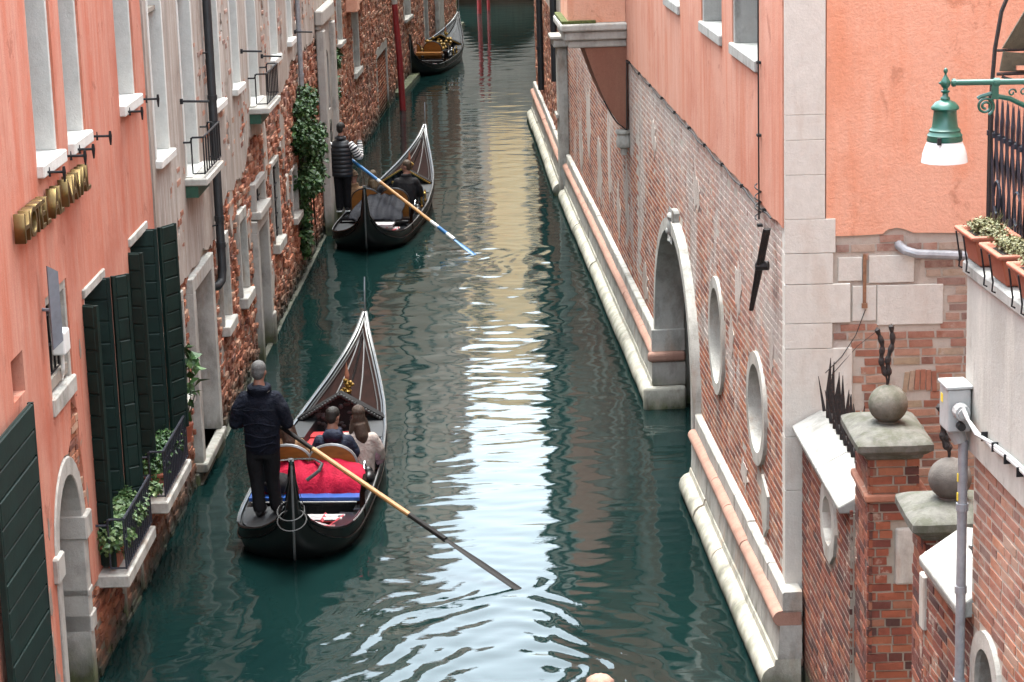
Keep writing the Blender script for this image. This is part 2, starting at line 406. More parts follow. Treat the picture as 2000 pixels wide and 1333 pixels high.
def lay_bricks(pl, parent, mat, u0, u1, z0, z1, ok, course=.072, length=.25, joint=.012, proud=.012, nmax=300, rough=.3, miss=0., seed=1, stuff='brickwork', header=.35, base=0.0, inset=.02):
    rr = random.Random(seed); cand = []
    z = z0; row = 0
    while z < z1-.02:
        h = course-joint+rr.uniform(-.006, .004)*rough*2
        u = u0-(row % 2)*length*.5-rr.random()*.06
        while u < u1:
            l = length*(.5 if rr.random() < header else 1)*(1+rr.uniform(-.09, .09)*(1+rough))
            a, b = max(u, u0), min(u+l-joint, u1)
            if b-a > .04 and rr.random() >= miss:
                cu, cz = (a+b)/2, z+course/2
                fit = lambda p, q: ok((p+q)/2, cz) and ok(p+.006, cz) and ok(q-.006, cz) and ok((p+q)/2, z+course-.014) and ok((p+q)/2, z+.014)
                pr0, ro = base+proud*(1+rr.uniform(-.5, .6)*(.5+rough)), rr.uniform(-.03, .03)*rough
                if fit(a, b): cand.append((cu, cz, b-a, h, pr0, ro))
                elif b-a > .1:
                    for p, q in ((a, cu-joint/2), (cu+joint/2, b)):
                        if fit(p, q): cand.append(((p+q)/2, cz, q-p, h, pr0, ro))
            u += l
        z += course; row += 1
    # the largest in view become parts of their own, the rest one mesh
    def view(c):
        p = pl.at(c[0], c[1]); x, y = project(p); d = (p-CAM_P)
        inside = -15 < x < 2015 and -15 < y < 1348
        face = abs(d.normalized().dot(pl.n))
        return (0 if inside else 1, d.length/(face+.15))
    cand.sort(key=view)
    n_in = sum(1 for c in cand if view(c)[0] == 0)
    single = cand[:min(nmax, n_in)] if len(cand) > nmax else cand[:n_in]
    rest = cand[len(single):]
    mm = brick_meshes(mat)
    yaw = math.atan2(pl.d.y, pl.d.x)
    flip = Vector((-pl.d.y, pl.d.x, 0)).dot(pl.n) < 0
    if flip: yaw += math.pi
    off = -ORG[parent.name]
    for cu, cz, l, h, pr_, rot in single:
        me = mm[rr.randrange(8)][0]
        o = bpy.data.objects.new('brick', me); COL.objects.link(o); o.parent = parent
        o.location = pl.at(cu, cz, -inset)+off; o.rotation_euler = (0, rot, yaw); o.scale = (l, pr_+inset, h)
    if rest:
        V = []; F = []; T = []
        dx = -pl.d if flip else pl.d
        for i, (cu, cz, l, h, pr_, rot) in enumerate(rest):
            _, vs, fs = mm[rr.randrange(8)]
            p = pl.at(cu, cz, -inset)
            q = np.outer(vs[:, 0]*l+vs[:, 2]*h*rot, dx)+np.outer(vs[:, 1]*(pr_+inset), pl.n)+np.outer(vs[:, 2]*h-vs[:, 0]*l*rot, (0, 0, 1))+np.array(p)
            n = len(V)*9; V.append(q); F.extend([tuple(k+n for k in reversed(f)) for f in fs]); T.extend([rr.random()]*len(fs))
        me = bpy.data.meshes.new(stuff); me.from_pydata(np.concatenate(V).tolist(), [], F); me.update()
        a = me.attributes.new('tint', 'FLOAT', 'FACE'); a.data.foreach_set('value', T)
        o = link(stuff, me, mat, parent); o['kind'] = 'stuff'
    return len(single), len(rest)
# ------------------------------------------------------------------ water of the canal
def build_water():
    ys = [2.0]
    while ys[-1] < 116:
        y = ys[-1]; ys.append(y+(.04 if 17 < y < 34 else .06 if 17 < y < 50 else .10 if y < 70 else .16) if y > 16 else y+.5)
    xs = np.arange(-5.2, 3.6, .05)
    X, Y = np.meshgrid(xs, np.array(ys))
    Z = np.zeros_like(X); rg = np.random.default_rng(21)
    for i in range(96):
        lam = .20*(6.5**(rg.random()**1.25)); th = rg.normal(math.pi/2, .36 if lam < .6 else .55)
        k = 2*math.pi/lam; s = .0038*(.9+.35*(lam < .5))
        mod = .6+.4*np.sin(.35*Y*rg.uniform(.5, 1.4)+.6*X+rg.uniform(0, 6))
        Z += s/k*np.sin(k*(X*math.cos(th)+Y*math.sin(th))+rg.uniform(0, 6.28))*mod
    def rings(cx, cy, lam, amp, r0, r1, ph=0., sy=1.0, yc=None):
        dx, dy = X-cx, (Y-cy)*sy
        dx = dx+.16*np.sin(1.7*Y+.8*X)+.07*np.sin(4.1*Y-2.3*X+1); dy = dy+.15*np.sin(1.9*X-.7*Y+2)+.08*np.sin(4.7*X+1.3*Y)
        r = np.sqrt(dx*dx+dy*dy)
        env = np.clip((r-r0)/.35, 0, 1)*np.exp(-np.clip(r-r0, 0, None)/((r1-r0)*.55))
        if yc is not None: env = env*np.clip((yc-Y)/.5+.5, 0, 1)
        return amp*env*np.sin(2*math.pi*r/lam*(1+.07*np.sin(r*2.1))+ph)
    k = lambda lam, s: s*lam/(2*math.pi)
    Z += rings(.05, 20.4, .34, k(.34, .07), .5, 4.5, 0, .8, 23.5)
    Z += rings(.25, 19.8, .23, k(.23, .05), .9, 5.0, 1.2, .75, 23.4)
    Z += rings(-.25, 21.2, .27, k(.27, .05), .2, 3.0, 2.2, .7, 23.3)
    Z += rings(-.03, 23.45, .25, k(.25, .07), .0, .7)
    Z += rings(-.65, 41.2, .50, k(.50, .06), .3, 3.4, 0, .55, 43.0)
    Z += rings(-.67, 42.3, .34, k(.34, .11), .0, 1.3)
    Z += rings(-.60, 36.5, .65, k(.65, .022), 1.0, 6., .5, .5)
    for (sx, sy, dx, dy, ln) in ((-2.55, 24.6, .06, 1, 7.5), (-2.75, 43.3, .12, 1, 7.5)):   # hull wash
        for sd in (-1, 1):
            a = (X-sx)-(Y-sy)*dx; d = sd*a-.62; al = np.clip((Y-sy+1.2)/1.5, 0, 1)*np.clip((sy+ln-Y)/1.5, 0, 1)
            Z += np.where(d > 0, np.exp(-d/.5), 0)*al*k(.3, .03)*np.sin(2*math.pi*(d/.3+(Y-sy)*.35))
    me = bpy.data.meshes.new('canal_water'); ny, nx = X.shape
    co = np.stack([X, Y, Z], -1).reshape(-1, 3)
    idx = np.arange(ny*nx).reshape(ny, nx)
    q = np.stack([idx[:-1, :-1], idx[:-1, 1:], idx[1:, 1:], idx[1:, :-1]], -1).reshape(-1, 4)
    me.vertices.add(len(co)); me.vertices.foreach_set('co', co.ravel())
    me.loops.add(q.size); me.loops.foreach_set('vertex_index', q.ravel())
    me.polygons.add(len(q)); me.polygons.foreach_set('loop_start', np.arange(0, q.size, 4)); me.polygons.foreach_set('loop_total', np.full(len(q), 4))
    me.polygons.foreach_set('use_smooth', np.ones(len(q), bool)); me.update(calc_edges=True)
    m, nt, b = newmat('canal_water')
    t = tex(nt, pos(nt, (.6, .25, 1)), 1.0, 3)
    L(nt, mixc(nt, fr(nt, t, .35, .65), (.0030, .0120, .0115), (.0042, .0155, .0142)), b.inputs['Base Color'])
    b.inputs['Roughness'].default_value = .015; b.inputs['IOR'].default_value = 1.38
    bump(nt, b, tex(nt, pos(nt, (1.1, 3.6, 1)), 3.0, 4, .55, .5), .05, .02)
    o = link('canal_water', me, m); o['kind'] = 'structure'; return o
build_water()
_b = MB(); _b.box(-5.2, 3.6, 2, 116, -2.3, -2.2); tag(_b.build('canal_bed', m_gnd), kind='structure')

# ------------------------------------------------------------------ generic openings
def opening(bld, pl, u0, u1, z0, z1, fw=.12, depth=.28, stone=None, proud=.03, sill=.10, sill_out=.07, pane=True, lintel=None, name='window', mull=0, label=None, base=0., pane_mat=None, bars=0, framemat=None):
    """stone surround with reveals, sill, recessed glass; returns the part and the hole outline"""
    stone = stone or m_stone_w; mb = MB()
    o0, o1 = base-depth, base+proud
    lt = lintel or fw
    pl.box(mb, u0-fw, u0, z0, z1, o0, o1); pl.box(mb, u1, u1+fw, z0, z1, o0, o1)
    pl.box(mb, u0-fw, u1+fw, z1, z1+lt, o0, o1)
    w = bevel(mb.build(name, stone, bld), .006)
    if label: w['label'] = label
    if sill:
        s = MB(); pl.box(s, u0-fw-.02, u1+fw+.02, z0-sill, z0, o0, base+proud+sill_out); bevel(s.build('sill', stone, w), .012)
    else:
        s = MB(); pl.box(s, u0-fw, u1+fw, z0-.03, z0, o0, base+.0); s.build('threshold', stone, w)
    if pane:
        g = MB(); pl.box(g, u0, u1, z0, z1, o0, o0+.015); g.build('pane', pane_mat or m_glass_d, w)
        f = MB(); t = .05
        for a, b_, c, d in ((u0, u0+t, z0, z1), (u1-t, u1, z0, z1), (u0+t, u1-t, z0, z0+t), (u0+t, u1-t, z1-t, z1), ((u0+u1)/2-.025, (u0+u1)/2+.025, z0+t, z1-t)):
            pl.box(f, a, b_, c, d, o0+.017, o0+.055)
        for k in range(mull):
            zz = z0+(z1-z0)*(k+1)/(mull+1); pl.box(f, u0+t, (u0+u1)/2-.025, zz-.015, zz+.015, o0+.019, o0+.045); pl.box(f, (u0+u1)/2+.025, u1-t, zz-.015, zz+.015, o0+.019, o0+.045)
        f.build('frame', framemat or m_steel, w)
    for k in range(bars):
        gb = MB(); uu = u0+(u1-u0)*(k+.5)/bars; gb.tube([pl.at(uu, z0, base-.06), pl.at(uu, z1, base-.06)], .011, 6); gb.build('grille_bar', m_iron, w)
    if bars:
        n = max(2, int((z1-z0)/.22))
        for k in range(n):
            gb = MB(); zz = z0+(z1-z0)*(k+.5)/n; gb.tube([pl.at(u0, zz, base-.045), pl.at(u1, zz, base-.045)], .011, 6); gb.build('grille_bar', m_iron, w)
    return w, rect(u0-fw, u1+fw, z0-(sill or .03), z1+lt)
def shutter_leaf(bld, p0, d, width, z0, z1, thick=.045, n=12, label=None, mat=None):
    """a panel of n horizontal boards between two stiles; p0 foot of the hinge, d horizontal direction"""
    mat = mat or m_green
    d = Vector((d[0], d[1], 0)).normalized(); nn = Vector((d.y, -d.x, 0)); p0 = Vector((p0[0], p0[1], 0))
    up = Vector((0, 0, 1)); b = MB(); st = .035
    for a in (0, width-st): b.obox(p0+d*a+up*z0, d*st, nn*thick, up*(z1-z0))
    b.obox(p0+d*st+up*z0+nn*(thick*.3), d*(width-2*st), nn*(thick*.35), up*(z1-z0))
    s = b.build('shutter', mat, bld)
    if label: s['label'] = label
    hh = (z1-z0)/n
    for k in range(n):
        q = MB(); q.obox(p0+d*(st+.002)+up*(z0+k*hh+.008)+nn*(.003+.003*((k*7) % 3)), d*(width-2*st-.004), nn*(thick*.92), up*(hh-.016)); bevel(q.build('plank', mat, s), .007)
    return s
def holder(bld, p, d):
    """black iron shutter dog reaching out of the wall"""
    d = Vector(d); b = MB(); p = Vector(p)
    b.tube([p-d*.05, p+d*.24], .013, 6)
    b.tube([p+d*.23+Vector((0, 0, .05)), p+d*.23, p+d*.23+Vector((0, 0, -.09))], [.012, .018, .008], 6)
    b.tube([p+d*.02+Vector((0, 0, .03)), p+d*.02+Vector((0, 0, -.05))], .02, 6)
    b.tube([p+d*.10+Vector((0, 0, .045)), p+d*.10+Vector((0, 0, -.04))], [.004, .012], 6)
    b.build('shutter_holder', m_iron, bld)
def body(bld, pl, u0, u1, z1, back=7., mat=None, start=.5, z0=-1.5):
    b = MB(); pl.box(b, u0, u1, z0, z1, -back, -start); b.build('building_shell', mat or m_drab, bld)
    r = MB(); pl.box(r, u0-.1, u1+.1, z1, z1+.18, -back-.1, .22); r.build('roof_edge', m_terrac, bld)

m_drab2 = M_stucco('bare_undercoat', (.24, .17, .13), (.30, .24, .20), (.17, .11, .085), .5, .5)
# ------------------------------------------------------------------ LEFT 1: orange building
PL = Plane((-4.2, 20), (-3.76, 42), (1, 0))
OB = thing('orange_building', 'orange stuccoed building with white stone windows and brick footing at lower left', 'building', (-4.2, 22, 0))
holes = []
for (a, b_, lab) in ((20.14, 21.0, None), (21.5, 22.28, None), (24.2, 25.15, None)):
    w, h = opening(OB, PL, a, b_, 5.28, 7.35, fw=.05, depth=.30, stone=m_reveal, proud=.012, sill=.12, sill_out=.09, mull=3); holes.append(h)
    for q in (a+.05, b_+.14): holder(OB, PL.at(q, 5.20, .02), PL.n)
    # leaf folded back inside the jamb
    shutter_leaf(OB, PL.at(a+.03, 0, -.235), PL.n, .22, 5.32, 7.3, .03, 8)
for a in (20.2, 22.9, 25.6):
    for zz in (8.3,):
        if a < 25: w, h = opening(OB, PL, a, a+.95, zz, zz+1.5, fw=.1, depth=.3, mull=2); holes.append(h)
# barred window with the white box
w, h = opening(OB, PL, 20.06, 20.86, 3.16, 4.0, fw=.07, depth=.26, stone=m_stone, proud=.02, sill=.17, sill_out=.04, lintel=.09, bars=5, pane_mat=m_dark); holes.append(h)
hb1 = rect(21.72, 22.55, 1.05, 3.72); hb2 = rect(24.25, 25.1, 1.5, 3.72)
for i, (u0, u1, z0, z1) in enumerate(((21.72, 22.5, 1.06, 3.72), (24.25, 25.05, 1.40, 3.72))):
    w, h = opening(OB, PL, u0, u1, z0, z1, fw=.08, depth=.3, stone=m_stone, proud=.025, sill=0, mull=3, pane_mat=m_dark, framemat=m_green); holes.append(h)
hn = rect(18.56, 19.0, 3.5, 3.86); holes.append(hn)
b = MB(); PL.box(b, 18.5, 19.05, 3.45, 3.9, -.25, -.2); b.build('recess_back', m_green, OB)
arch_in = archpts(20.28, .52, -.6, 1.72, 14, .62); arch_out = archpts(20.28, .68, -.6, 1.72, 14, .80)
wall_out = [(-6.0, .30), (19.4, .30), (19.55, .55), (19.6, 1.8)]+[(20.28+.69*math.cos(t), 1.72+.82*math.sin(t)) for t in np.linspace(math.pi*.93, math.pi*.42, 8)]
# ragged break in the stucco above the water door
rag = [(20.62, 2.62), (20.72, 2.95), (20.86, 3.02), (20.98, 2.80), (20.99, 2.45), (21.05, 2.15), (21.06, 1.7), (21.03, 1.2), (21.08, .98)]
low = [(21.6, .97), (22.6, .95), (24.0, .96), (25.75, .95)]
edge = []
for zz in np.arange(1.2, 10.1, .22): edge.append((25.75+.05*nz(zz*2.3, 3)+.02*nz(zz*9, 1), float(zz)))
outl = wall_out+rag+low+edge+[(25.75, 10.2), (-6.0, 10.2)]
mb = MB(); PL.sheet(mb, outl, holes, .035, .33); mb.build('stucco_wall', m_orange, OB)
mb = MB(); PL.sheet(mb, [(-6, -1.6), (19.60, -1.6), (19.60, 1.72)]+[(20.28+.681*math.cos(t), 1.72+.801*math.sin(t)) for t in np.linspace(math.pi, 0, 14)]+[(20.96, -1.6), (27.62, -1.6), (27.62, .95), (25.7, .95), (25.7, 3.3), (-6, 3.3)],
                    [rect(21.64, 22.58, 1.03, 3.2), rect(24.17, 25.13, 1.37, 3.2), rect(19.99, 20.93, 2.99, 3.2)], 0, .4)
wl = mb.build('footing_wall', m_mortar, OB)
inr = lambda u, z, hs: any(inpoly(u, z, h) for h in hs)
def okL1(u, z):
    if 19.55 < u < 21.0 and z < 2.6: return inpoly(u, z, rag+[(20.5, 2.5)]) and not inpoly(u, z, arch_out)
    if u < 19.6: return z < .62
    if u < 21.1: return 20.6 < u and z < 3.05 and not inpoly(u, z, arch_out)
    return z < .95
lay_bricks(PL, wl, m_br_left, 18.4, 27.6, -.25, 3.05, okL1, rough=1.0, proud=.02, miss=.03, seed=3, nmax=300)
mb = MB(); PL.ring(mb, arch_in, arch_out, -.45, .05); aw = bevel(mb.build('water_door', m_stone_g, OB), .01); aw['label'] = 'arched stone water door'
mb = MB(); PL.box(mb, 20.78, 21.06, 1.56, 1.80, -.45, .085); bevel(mb.build('impost_block', m_stone_g, aw), .015)
mb = MB(); PL.box(mb, 19.5, 19.78, 1.56, 1.80, -.45, .085); bevel(mb.build('impost_block', m_stone_g, aw), .015)
mb = MB(); PL.box(mb, 20.80, 21.04, .62, .80, -.2, .065); PL.box(mb, 20.80, 20.98, .98, 1.06, -.2, .06); bevel(mb.build('jamb_block', m_stone_g, aw), .012)
mb = MB(); PL.box(mb, 19.7, 20.85, -.5, 2.5, -.6, -.5); mb.build('door_leaf', m_green, aw)
rr = random.Random(2)
for u, z, s in ((19.25, 1.0, .10), (19.35, .62, .12), (19.3, 1.45, .07), (21.15, 1.9, .05), (19.45, 2.1, .05), (21.3, 3.3, .05), (23.3, 1.5, .06)):
    pts = [(u+s*(.55+.5*rr.random())*math.cos(t), z+s*2.4*(.5+.6*rr.random())*math.sin(t)) for t in np.linspace(0, 2*math.pi, 13)[:-1]]
    mb = MB(); PL.poly(mb, pts, .03, .0385); mb.build('flaked_patch', m_drab2, OB)
# shutters: bi-fold leaves standing out from the wall
for (ua, ub, z0, z1, lab) in ((21.62, 22.50, 1.06, 3.74, 'green shutters'), (24.16, 25.06, 1.38, 3.76, 'green shutters')):
    n = PL.n; dd = PL.d
    b = MB(); PL.box(b, ua-.06, ub+.14, z1, z1+.09, 0, .06); bevel(b.build('window_hood', m_stone, OB), .008)
    first = ua < 23
    if first: shutter_leaf(OB, PL.at(ua-.02, 0, .0), n*.9-dd*.42, .22, z0-.02, z1-.05, .04, 12)
    else: shutter_leaf(OB, PL.at(ua-.08, 0, .01), n*.98-dd*.15, .19, z0-.02, z1-.05, .04, 12)
    wi = .15 if first else .20
    shutter_leaf(OB, PL.at(ub-.02, 0, -.27), n*.985+dd*.1, wi+.25, z0+.03, z1+.02, .04, 12)
    q = PL.at(ub-.02, 0, -.27)+(n*.985+dd*.1)*(wi+.256)
    shutter_leaf(OB, q, n*.76+dd*.65 if first else n*.46+dd*.89, .20 if first else .31, z0+.04, z1+.03, .04, 12)
# big closed shutter at the bottom left corner
shutter_leaf(OB, PL.at(17.4, 0, .085), PL.d, 1.44, .2, 3.44, .05, 14, label='large dark green water door shutter')
body(OB, PL, -6, 25.75, 10.2, mat=m_drab)
# balconettes with railings
def balconette(bld, pl, u0, u1, z, out, hrail, slab_t=.12, mat=None, step=.105, slabmat=None, green=False, rings=True):
    s = MB(); pl.box(s, u0, u1, z-slab_t, z, -.05, out); sl = bevel(s.build('balcony_slab', slabmat or m_stone, bld), .012)
    if green:
        s = MB(); pl.box(s, u0+.03, u1-.5, z-slab_t-.15, z-slab_t-.003, .0, out*.62); s.build('green_bracket_box', m_flatgreen, sl)
    r = MB(); o = out-.03
    r.tube([pl.at(u0+.05, z+hrail, .02), pl.at(u0+.05, z+hrail, o*.45), pl.at(u0+.05, z+hrail+.06, o*.55), pl.at(u0+.05, z+hrail+.06, o), pl.at(u1-.05, z+hrail+.06, o), pl.at(u1-.05, z+hrail+.06, o*.55), pl.at(u1-.05, z+hrail, o*.45), pl.at(u1-.05, z+hrail, .02)], .014, 6)
    r.tube([pl.at(u0+.05, z+.06, o*.5), pl.at(u0+.05, z+.06, o), pl.at(u1-.05, z+.06, o), pl.at(u1-.05, z+.06, o*.5)], .010, 6)
    rl = r.build('railing', mat or m_iron, bld)
    us = np.arange(u0+.05, u1-.04, step)
    for k, u in enumerate(us):
        q = MB(); q.tube([pl.at(u, z+.05, o), pl.at(u, z+hrail+.055, o)], .0105, 5)
        if rings and k % 2 == 0 and k < len(us)-1:
            uc = u+step/2; q.tube([pl.at(uc+step*.42*math.cos(t), z+hrail-.10+step*.42*math.sin(t), o) for t in np.linspace(0, 2*math.pi, 9)], .006, 4, caps=False)
        q.build('baluster', mat or m_iron, rl)
    for uu in (u0+.05, u1-.05):
        q = MB(); q.tube([pl.at(uu, z+.06, o*.5), pl.at(uu, z+hrail+.06, o*.5)], .0105, 5); q.build('baluster', mat or m_iron, rl)
m_flatgreen = M_flat('bracket_green', (.025, .12, .07), .6, 0, .3, 12)
m_rail = M_flat('blue_black_iron', (.035, .04, .06), .5, .2, .3, 30, .2)
balconette(OB, PL, 21.36, 22.95, 1.0, .34, .50, .13, m_rail)
balconette(OB, PL, 23.75, 25.45, 1.0, .34, .50, .13, m_rail)
# iron ties in the brick footing
for u, zz in ((22.6, .55), (23.6, .50)):
    b = MB(); PL.box(b, u-.04, u+.04, zz-.42, zz+.1, .02, .05); b.build('stone_strip', m_stone_g, OB)

def foliage(name, parent, mat, pts, size, n, seed=1, local=False, droop=.3):
    """many small bent leaves; pts: list of (centre, radii)"""
    rr = random.Random(seed); mb = MB()
    tot = sum(r[0]*r[1]*r[2] for c, r in pts)**1
    for c, r in pts:
        m = max(6, int(n*(r[0]*r[1]*r[2])/tot))
        for i in range(m):
            while True:
                q = Vector((rr.uniform(-1, 1), rr.uniform(-1, 1), rr.uniform(-1, 1)))
                if .25 < q.length < 1: break
            q = q*(.55+.45*rr.random()); p = Vector(c)+Vector((q.x*r[0], q.y*r[1], q.z*r[2]))
            nrm = (q*.7+Vector((rr.uniform(-.8, .8), rr.uniform(-.8, .8), rr.uniform(.1, 1.1)))).normalized()
            a = nrm.orthogonal().normalized(); a = Matrix.Rotation(rr.uniform(0, 6.28), 3, nrm) @ a; b_ = nrm.cross(a)
            s = size*rr.uniform(.6, 1.35); w = s*.42
            tip = p+a*s-nrm*s*droop*rr.random()
            mb.add([p, p+a*s*.45+b_*w+nrm*.12*s, tip, p+a*s*.45-b_*w+nrm*.12*s, p+a*s*.5], [(0, 4, 1), (1, 4, 2), (0, 3, 4), (3, 2, 4)], min(.999, max(0., rr.gauss(.5, .22))))
    return mb.build(name, mat, parent)
def planter(label, pl, u0, u1, z, o0, o1, h, mat_leaf, group, leaf_r, n, size, seed, name='flower_box', rim=.03, cradle=False, trail=None):
    t = thing(name, label, 'flower box', pl.at((u0+u1)/2, z, (o0+o1)/2), group=group)
    def loop(s, zz): return [pl.at(u0-s, zz, o0-s), pl.at(u1+s, zz, o0-s), pl.at(u1+s, zz, o1+s), pl.at(u0-s, zz, o1+s)]
    mb = MB(); mb.loft([loop(-.05, z), loop(-.045, z+.02), loop(-.01, z+h*.82), loop(-.005, z+h*.84), loop(rim*.8, z+h*.85), loop(rim, z+h*.98), loop(rim-.012, z+h), loop(-.012, z+h), loop(-.03, z+h-.03)], True, True)
    bevel(mb.build('planter', m_terrac, t), .01, 2)
    mb = MB(); mb.loft([loop(-.03, z+h-.06), loop(-.028, z+h-.025)], True, True); mb.build('soil', m_soil, t)
    c = [(pl.at(u0+(u1-u0)*f, z+h+leaf_r[2]*g, o0+(o1-o0)*e), leaf_r) for f, g, e in ((.12, .25, .5), (.35, .5, .45), (.6, .45, .55), (.85, .3, .5))]
    if trail: c += trail
    foliage('foliage', t, mat_leaf, c, size, n, seed)
    return t
planter('terracotta box with pale variegated ivy on the nearer orange-building balconette', PL, 21.52, 22.75, 1.005, .05, .25, .26, m_ivyv, None, (.21, .34, .22), 5200, .062, 3,
        trail=[(PL.at(22.9, 1.42, .36), (.10, .16, .09)), (PL.at(22.6, 1.52, .12), (.1, .2, .12))])
planter('terracotta box with dense dark green herbs on the farther orange-building balconette', PL, 23.95, 25.2, 1.005, .05, .25, .26, m_box, None, (.19, .28, .21), 3600, .05, 5)
# tall plant with broad leaves beside the second shutter
t = thing('potted_plant', 'spindly plant with broad pale green leaves between the dark shutter and stone door', 'plant', PL.at(26.3, 1.0, .15))
mb = MB()
for q in range(4): mb.tube([PL.at(26.1+.12*q, 1.0, .12), PL.at(26.15+.13*q, 1.5, .16+.03*q), PL.at(26.2+.16*q, 1.95, .2)], .007, 5)
mb.build('stem', m_ivy, t)
foliage('foliage', t, m_box, [(PL.at(26.3, 1.9, .2), (.16, .3, .28)), (PL.at(26.5, 1.5, .2), (.14, .22, .25))], .17, 46, 9)
mb = MB(); mb.lathe(PL.at(26.3, .97, .12), [(.09, 0), (.12, .2), (.13, .2), (.13, .23), (.0, .22)], 12); mb.build('pot', m_terrac, t)
mb = MB(); mb.tube([PL.at(25.3, 1.1, .2), PL.at(25.3, 1.85, .2)], .007, 5); tag(mb.build('garden_cane', m_whitep), 'thin white cane standing in the herb box', 'cane')
# white service box in the barred window
t = thing('service_box', 'white plastic box with hanging pipe in front of the barred window', 'utility box', PL.at(20.55, 3.5, .02))
mb = MB(); PL.box(mb, 20.42, 20.66, 3.46, 3.68, -.04, .09); bevel(mb.build('case', m_whitep, t), .02, 2)
mb = MB(); mb.tube([PL.at(20.55, 3.46, .03), PL.at(20.57, 3.3, .02), PL.at(20.66, 3.18, -.02)], .018, 6); mb.build('pipe', m_whitep, t)
# grey plate on a bracket
t = thing('plate_sign', 'narrow blue-grey metal plate standing off the orange wall on a bracket', 'sign', PL.at(19.95, 4.0, .1))
mb = MB(); p = PL.at(19.72, 0, .14)
mb.add([p+Vector((0, 0, 3.68)), p+PL.n*.07+PL.d*.10+Vector((0, 0, 3.74)), p+PL.n*.07+PL.d*.10+Vector((0, 0, 4.37)), p+Vector((0, 0, 4.44)),
        p+Vector((-.012, .012, 3.68)), p+PL.n*.07+PL.d*.10+Vector((-.012, .012, 3.74)), p+PL.n*.07+PL.d*.10+Vector((-.012, .012, 4.37)), p+Vector((-.012, .012, 4.44))],
       [(0, 1, 2, 3), (7, 6, 5, 4), (0, 4, 5, 1), (1, 5, 6, 2), (2, 6, 7, 3), (3, 7, 4, 0)])
mb.build('plate', m_steel, t)
mb = MB(); mb.tube([PL.at(19.86, 4.02, .03), PL.at(19.80, 4.02, .17)], .016, 6); mb.build('bracket', m_steel, t)
# brass letters
t = thing('hotel_sign', 'row of deep polished brass letters fixed to the orange wall', 'sign', PL.at(20.8, 4.77, .05))
txt = 'HOTEL AL NAVAL'; u = 18.95
for ch in txt:
    adv = {'I': .12, ' ': .17, 'H': .265, 'O': .27, 'N': .265, 'A': .255, 'V': .25}.get(ch, .225)
    if ch != ' ':
        cu = bpy.data.curves.new('letter', 'FONT'); cu.body = ch; cu.size = .36; cu.extrude = .045; cu.bevel_depth = .003
        to = bpy.data.objects.new('tmp', cu); COL.objects.link(to)
        bpy.context.view_layer.update()
        me = bpy.data.meshes.new_from_object(to.evaluated_get(bpy.context.evaluated_depsgraph_get()))
        COL.objects.unlink(to); bpy.data.objects.remove(to)
        me.name = 'letter'; me.materials.clear()
        o = link('letter', me, m_gold, t)
        q = PL.at(u, 4.785, .10)
        mt = Matrix((PL.d, Vector((0, 0, 1)), PL.d.cross(Vector((0, 0, 1))))).transposed().to_4x4()
        if mt.col[2].xyz.dot(PL.n) < 0: mt = Matrix((-PL.d, Vector((0, 0, 1)), PL.n)).transposed().to_4x4()
        mt.translation = q-ORG[t.name]
        o.matrix_local = mt
    u += adv*.885
m_kerb = M_stone('wet_kerb_stone', (.10, .10, .08), (.035, .037, .026), tide=False, moss=.6, amount=.6)
# ------------------------------------------------------------------ LEFT 2: worn grey-pink building
GB = thing('plaster_building', 'faded grey pink plaster building with peeling brick base beside the canal', 'building', (-4.0, 36, 0))
BS = .05      # plaster face stands this far out of the brick face
holes = []; bholes = []
def gop(u0, u1, z0, z1, **kw):
    kw.setdefault('stone', m_reveal); kw.setdefault('base', BS); kw.setdefault('proud', .012)
    w, h = opening(GB, PL, u0, u1, z0, z1, **kw); holes.append(h); bholes.append(h); return w
gop(26.1, 26.95, 4.40, 7.0, fw=.07, depth=.36, mull=2)
gop(28.2, 29.15, 3.88, 7.0, fw=.07, depth=.36, mull=2, sill=.02)
gop(30.7, 31.5, 4.42, 7.0, fw=.07, depth=.36, mull=2)
gop(32.75, 33.5, 4.40, 7.0, fw=.07, depth=.36, mull=2)
gop(34.55, 35.6, 3.93, 7.0, fw=.07, depth=.36, mull=2, sill=.02)
gop(37.4, 38.3, 4.3, 7.0, fw=.07, depth=.36, mull=2)
gop(39.9, 40.6, 4.35, 7.0, fw=.06, depth=.3, mull=2)
for u in (26.3, 29.0, 31.8, 34.6, 37.6, 40.5, 43.2, 45.6):
    for zz in (7.75,): gop(u, u+.9, zz, zz+1.3, fw=.1, depth=.3)
# openings of the peeling base
gop(26.72, 27.22, 1.35, 2.50, fw=.06, depth=.4, lintel=.12, sill=.14, stone=m_stone)
gop(27.95, 29.35, .28, 2.46, fw=.20, depth=.75, sill=.0, stone=m_stone, name='stone_doorway', proud=.06, pane_mat=m_dark, lintel=.18, label='tall pale stone doorway')
gop(30.5, 31.2, 1.42, 2.46, fw=.05, depth=.22, lintel=.16, sill=.14, stone=m_stone, proud=.03, pane_mat=m_dark)
gop(32.45, 33.15, 1.40, 2.48, fw=.07, depth=.3, lintel=.15, sill=.16, stone=m_stone, proud=.03, pane_mat=m_dark)
gop(34.3, 35.4, 2.34, 2.66, fw=.10, depth=.35, lintel=.1, sill=.12, stone=m_stone_g, proud=.05, bars=4, pane_mat=m_dark)
gop(34.3, 35.4, -.1, 2.02, fw=.20, depth=.75, sill=0, stone=m_stone_g, name='stone_doorway', proud=.06, pane_mat=m_dark, lintel=.18, label='grey mossy stone doorway')
gop(36.75, 37.6, 1.36, 2.62, fw=.05, depth=.25, sill=.16, lintel=.08, stone=m_stone, bars=4, pane_mat=m_dark)
gop(39.5, 40.3, 1.3, 2.1, fw=.05, depth=.25, sill=.12, stone=m_stone_g, pane_mat=m_dark)
